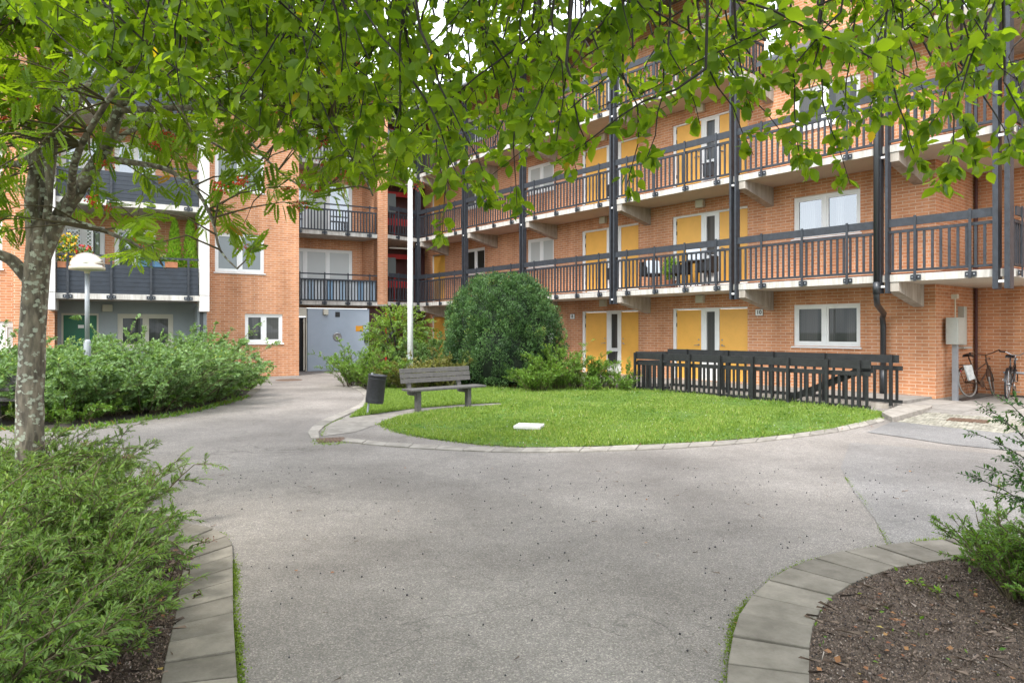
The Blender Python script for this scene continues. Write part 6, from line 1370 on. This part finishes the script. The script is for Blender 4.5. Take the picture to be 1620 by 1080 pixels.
# plant between the gallery chairs
c = on_gal(1061, 16.2); rng = np.random.default_rng(8); t_ = empty('potted_shrub', 'yellow-green potted shrub between the woven gallery chairs', 'potted plant', c); q = MB(); q.lathe((0, 0, 0), [(.001, 0), (.13, 0), (.16, .25), (.001, .22)], 16); q.build('pot', M['terracotta'], t_)
n = 1500; p = unit(rng.normal(0, 1, (n, 3))) * (rng.random((n, 1)) ** .5) * np.array((.24, .24, .38)) + np.array((0, 0, .58)); V, Fc = scatter(LZW(.5), LZT, p, frames(unit(rng.normal(0, 1, (n, 3)) + np.array((0, 0, 1))), unit(rng.normal(0, 1, (n, 3)))), rng.uniform(.04, .08, n)); fast_mesh('foliage', V, Fc, M['leaf_thuja'], t_, tint=np.repeat(rng.random(n) * .7, 2))

# --- the rest of the courtyard behind the camera (seen mirrored in the panes) -----------------
def far_tree(x, y, h, r, seed, label):
    rng = np.random.default_rng(seed); t_ = empty('courtyard_tree', label, 'tree', (x, y, 0), 0, 'trees across the courtyard')
    tube_obj('trunk', [([(0, 0, -.1), (.05, 0, h * .35), (0, .1, h * .7)], [.2, .16, .07])], M['darkbark'], t_, 9)
    n = 1500; a = unit(rng.normal(0, 1, (n, 3))) * (rng.random((n, 1)) ** .35) * np.array((r, r, h * .36)) + np.array((0, 0, h * .62)); V, Fc = scatter(LZW(.7), LZT, a, frames(unit(rng.normal(0, 1, (n, 3))), unit(rng.normal(0, 1, (n, 3)))), rng.uniform(.3, .5, n)); fast_mesh('crown', V, Fc, M['leaf_rowan'], t_, tint=np.repeat(rng.random(n) * .9, 2))
for i, (x, y, h, r) in enumerate(((-12, -9, 6.5, 2.6), (-5, -13, 7.5, 3), (4, -15, 6.5, 2.8), (10, -11, 7, 3), (15, -3, 5.5, 2.3), (-15, 0, 5.5, 2.2))): far_tree(x, y, h, r, 500 + i, ['tree behind the camera on the left', 'tallest tree behind the camera', 'tree straight behind the camera', 'tree behind the camera on the right', 'tree outside the frame on the right', 'tree outside the frame on the left'][i])
# ---------------------------------------------------------------- grass, moss, litter
def in_poly(P_, poly):
    poly = np.array([p[:2] for p in poly]); x, y = P_[:, 0], P_[:, 1]; c = np.zeros(len(P_), bool); j = len(poly) - 1
    for i in range(len(poly)):
        xi, yi = poly[i]; xj, yj = poly[j]; c ^= ((yi > y) != (yj > y)) & (x < (xj - xi) * (y - yi) / (yj - yi + 1e-12) + xi); j = i
    return c
BL = np.array([(-.5, 0, 0), (.5, 0, 0), (.18, .6, .12), (0, 1, .35)], float); BLT = np.array([(0, 1, 2), (0, 2, 3)])
def blades(name, pos, h, wd, m, rng, lean=.45, tb=(0, .9), kind='stuff', parent=None):
    T = BL.copy(); T[:, 0] *= wd; n = len(pos); d = unit(np.stack([rng.normal(0, lean, n), rng.normal(0, lean, n), np.ones(n)], 1)); up = unit(np.stack([rng.normal(0, 1, n), rng.normal(0, 1, n), np.zeros(n)], 1))
    V, Fc = scatter(T, BLT, pos, frames(d, up), h * rng.uniform(.5, 1.25, n)); o = fast_mesh(name, V, Fc, m, parent, tint=np.repeat(np.clip(rng.uniform(*tb, n), 0, 1), 2)); return tag(o, kind=kind)
rng = np.random.default_rng(1)
def fill(poly, n):
    P_ = np.array([p[:2] for p in poly]); lo, hi = P_.min(0), P_.max(0); q = lo + (hi - lo) * rng.random((n, 2)); return q[in_poly(q, poly)]
L1 = [gp(*p) for p in lawn_edge]; L2 = [gp(*p) for p in g2edge]
q = fill(L1, 330000)
hv = .048 + .018 * np.sin(q[:, 0] * 2.1 + 1) * np.cos(q[:, 1] * 1.7) + .02 * (rng.random(len(q)) < .03)
def patch_noise(q): return .5 + .22 * np.sin(q[:, 0] * 1.3 + 2 * np.sin(q[:, 1] * .9)) * np.cos(q[:, 1] * 1.1 + 1.5 * np.sin(q[:, 0] * .7)) + .15 * np.sin(q[:, 0] * 5.1 + q[:, 1] * 3.7) * np.sin(q[:, 1] * 6.3 - q[:, 0] * 2.1)
pn = patch_noise(q); keep = rng.random(len(q)) < np.clip(.35 + 1.1 * pn, .3, 1); q, hv, pn = q[keep], hv[keep] * (.7 + .7 * pn[keep]), pn[keep]
lo_ = pn < .42
blades('grass', np.c_[q[~lo_], np.full((~lo_).sum(), .01)], hv[~lo_], .22, M['grass'], rng, tb=(.1, 1.))
blades('grass', np.c_[q[lo_], np.full(lo_.sum(), .01)], hv[lo_], .22, M['grass'], rng, tb=(.0, .75))
wq = fill(L1, 9000); wq = wq[patch_noise(wq * 1.7) > .58]; V, Fc = scatter(LZW(.9), LZT, np.c_[wq, np.full(len(wq), .03)], frames(unit(np.c_[rng.normal(0, 1, (len(wq), 2)), rng.uniform(.1, .6, len(wq))]), unit(rng.normal(0, .4, (len(wq), 3)) + np.array((0, 0, 1.)))), rng.uniform(.03, .06, len(wq))); tag(fast_mesh('clover_leaves', V, Fc, M['leaf_spirea'], tint=np.repeat(rng.random(len(wq)) * .6, 2)), kind='stuff')
q = fill(L2, 110000); blades('grass', np.c_[q, np.full(len(q), .01)], .065 + 0 * q[:, 0], .2, M['grass'], rng, tb=(0, .95))
# grass fringe creeping over the edges, long tufts at the fence foot
fr_ = np.array(along([gp(*p) for p in lawn_edge[:13]], .006, .035)); blades('grass', np.c_[fr_, np.full(len(fr_), .0)], np.full(len(fr_), .05), .2, M['grass'], rng, .8)
fr_ = np.array(along([gp(*p) for p in ((1376, 653), (1200, 634), (1005, 619), (900, 617), (790, 617), (730, 612), (600, 614))], .005, .06)); blades('grass', np.c_[fr_, np.full(len(fr_), .0)], np.full(len(fr_), .12), .1, M['grass'], rng, .5, (.1, .9))
# clover heads
cq = fill(L1, 700); o = fast_mesh('clover_flowers', *scatter(LZW(1), LZT, np.c_[cq, np.full(len(cq), .055)], frames(unit(rng.normal(0, 1, (len(cq), 3))), unit(rng.normal(0, 1, (len(cq), 3)))), np.full(len(cq), .010)), M['sign']); tag(o, kind='stuff')
# moss and small weeds in joints
mp_ = patchy(along(Ro[1:], .0003, .022), -.35) + patchy(along(Lo[:6], .0003, .02), -.1) + patchy(along(crack[1:], .002, .01), -.2)
mp_ = np.array(mp_); blades('moss', np.c_[mp_, np.full(len(mp_), .0)], np.full(len(mp_), .011), .8, M['moss'], rng, .9)
mp_ = np.array(along([gp(*p) for p in ((1455, 858), (1520, 853), (1600, 853))], .0015, .02)); blades('moss', np.c_[mp_, np.full(len(mp_), .0)], np.full(len(mp_), .03), .25, M['grass'], rng, .9, (.2, 1))
mp_ = np.array(along([gp(*p) for p in ((0, 678), (90, 682), (200, 668), (300, 652), (390, 628))], .006, .08)); blades('verge', np.c_[mp_, np.full(len(mp_), .0)], np.full(len(mp_), .09), .3, M['leaf_spirea'], rng, .8, (.2, 1))
mp_ = np.array(along([gp(*p) for p in ((500, 697), (520, 703), (550, 699))], .003, .05) + along([gp(*p) for p in ((1470, 652), (1485, 650))], .002, .05) + along([gp(*p) for p in ((508, 690), (520, 671), (545, 661))], .01, .015)); blades('moss', np.c_[mp_, np.full(len(mp_), .0)], np.full(len(mp_), .035), .25, M['grass'], rng, .9)
# joint weeds across the slab path
jl = []
for t in np.linspace(.05, .95, 9):
    a = gp(508 + t * 200, 688 - t * 42); b = gp(540 + t * 190, 690 - t * 38)
    jl += along([a, (a + b) / 2, b], .02, .008)
# bed litter: chips, twigs, leaves, berries
def litter(name, poly, n, T, TT, m, s0, s1, z=.02, flat=.25, tint=True):
    q = fill(poly, n); k = len(q); d = unit(np.stack([rng.normal(0, 1, k), rng.normal(0, 1, k), rng.normal(0, flat, k)], 1)); up = unit(np.stack([rng.normal(0, flat, k), rng.normal(0, flat, k), np.ones(k)], 1))
    V, Fc = scatter(T, TT, np.c_[q, z + rng.random(k) * .012], frames(d, up), rng.uniform(s0, s1, k)); o = fast_mesh(name, V, Fc, m, tint=np.repeat(rng.random(k), len(TT)) if tint else None); return tag(o, kind='stuff')
M['chips'] = leafmat('bark_chips', (.03, .02, .015), (.26, .19, .15), (.40, .34, .30), trans=.02, rough=.8); M['fallen'] = leafmat('fallen_leaves', (.17, .055, .025), (.30, .15, .06), (.38, .30, .08), trans=.1, rough=.6)
RB = [gp(*p) for p in ((1282, 1100), (1284, 1005), (1308, 957), (1352, 928), (1410, 905), (1480, 893), (1545, 884), (1620, 880), (1720, 885), (1800, 1100))]; LB = [gp(*p) for p in ((255, 1080), (276, 985), (288, 915), (291, 880), (200, 860), (150, 1100))]
CHIP = np.array([(-.5, 0, 0), (.5, 0, .1), (.4, 1, 0), (-.4, .9, .15)], float); CT = np.array([(0, 1, 2), (0, 2, 3)])
def wdt(T, w): T = T.copy(); T[:, 0] *= w; return T
for B_ in (RB, LB):
    litter('bark_chips', B_, 70000, wdt(CHIP, .7), CT, M['chips'], .003, .011, flat=.8); litter('twig_litter', B_, 500, wdt(CHIP, .05), CT, M['chips'], .05, .12, flat=.1)
    litter('fallen_leaves', B_, 190, LZW(.9), LZT, M['fallen'], .018, .04, z=.03); litter('small_weeds', B_, 150, LZW(.5), LZT, M['leaf_spirea'], .02, .045, z=.025, flat=1.)
OC = np.array([(1, 0, 0), (-1, 0, 0), (0, 1, 0), (0, -1, 0), (0, 0, 1), (0, 0, -1)], float); OF = np.array([(0, 2, 4), (2, 1, 4), (1, 3, 4), (3, 0, 4), (2, 0, 5), (1, 2, 5), (3, 1, 5), (0, 3, 5)])
litter('fallen_berries', RB, 900, OC, OF, M['darkberry'], .004, .0065, tint=False); litter('fallen_berries', LB, 120, OC, OF, M['darkberry'], .004, .0065, tint=False)
AR = [(-2.4, 2.6), (3.5, 2.6), (5, 8), (-4, 8)]; AR = [np.array((*p, 0)) for p in AR]
litter('fallen_berries', AR, 480, OC, OF, M['darkberry'], .005, .009, z=.005, tint=False); litter('twig_litter', AR, 110, wdt(CHIP, .12), CT, M['chips'], .02, .06, z=.005, flat=.1); litter('fallen_leaves', AR, 22, LZW(.8), LZT, M['fallen'], .015, .035, z=.006, flat=.15)
litter('fallen_leaves', [gp(*p) for p in ((620, 676), (760, 706), (1000, 712), (1380, 676), (1380, 662), (1000, 700), (700, 690))], 500, LZW(.9), LZT, M['fallen'], .02, .035, z=.012)
# a few single weeds in the beds
for i, (x, y) in enumerate(((275, 915), (262, 960), (1478, 950))):
    p = gp(x, y); shrub('seedling', ['small broad-leaved seedling beside the left kerb', 'small seedling in the left bed nearer the camera', 'tiny seedling in the middle of the right bed', 'tiny seedling near the far kerb of the right bed', 'seedling in front of the feathery herbs'][i], 'seedling', (p[0], p[1], .016), 4, .07, .04, 3, .03, 3, .032, LZW(.45), LZT, M['leaf_thuja'], M['twig'], 400 + i, None)
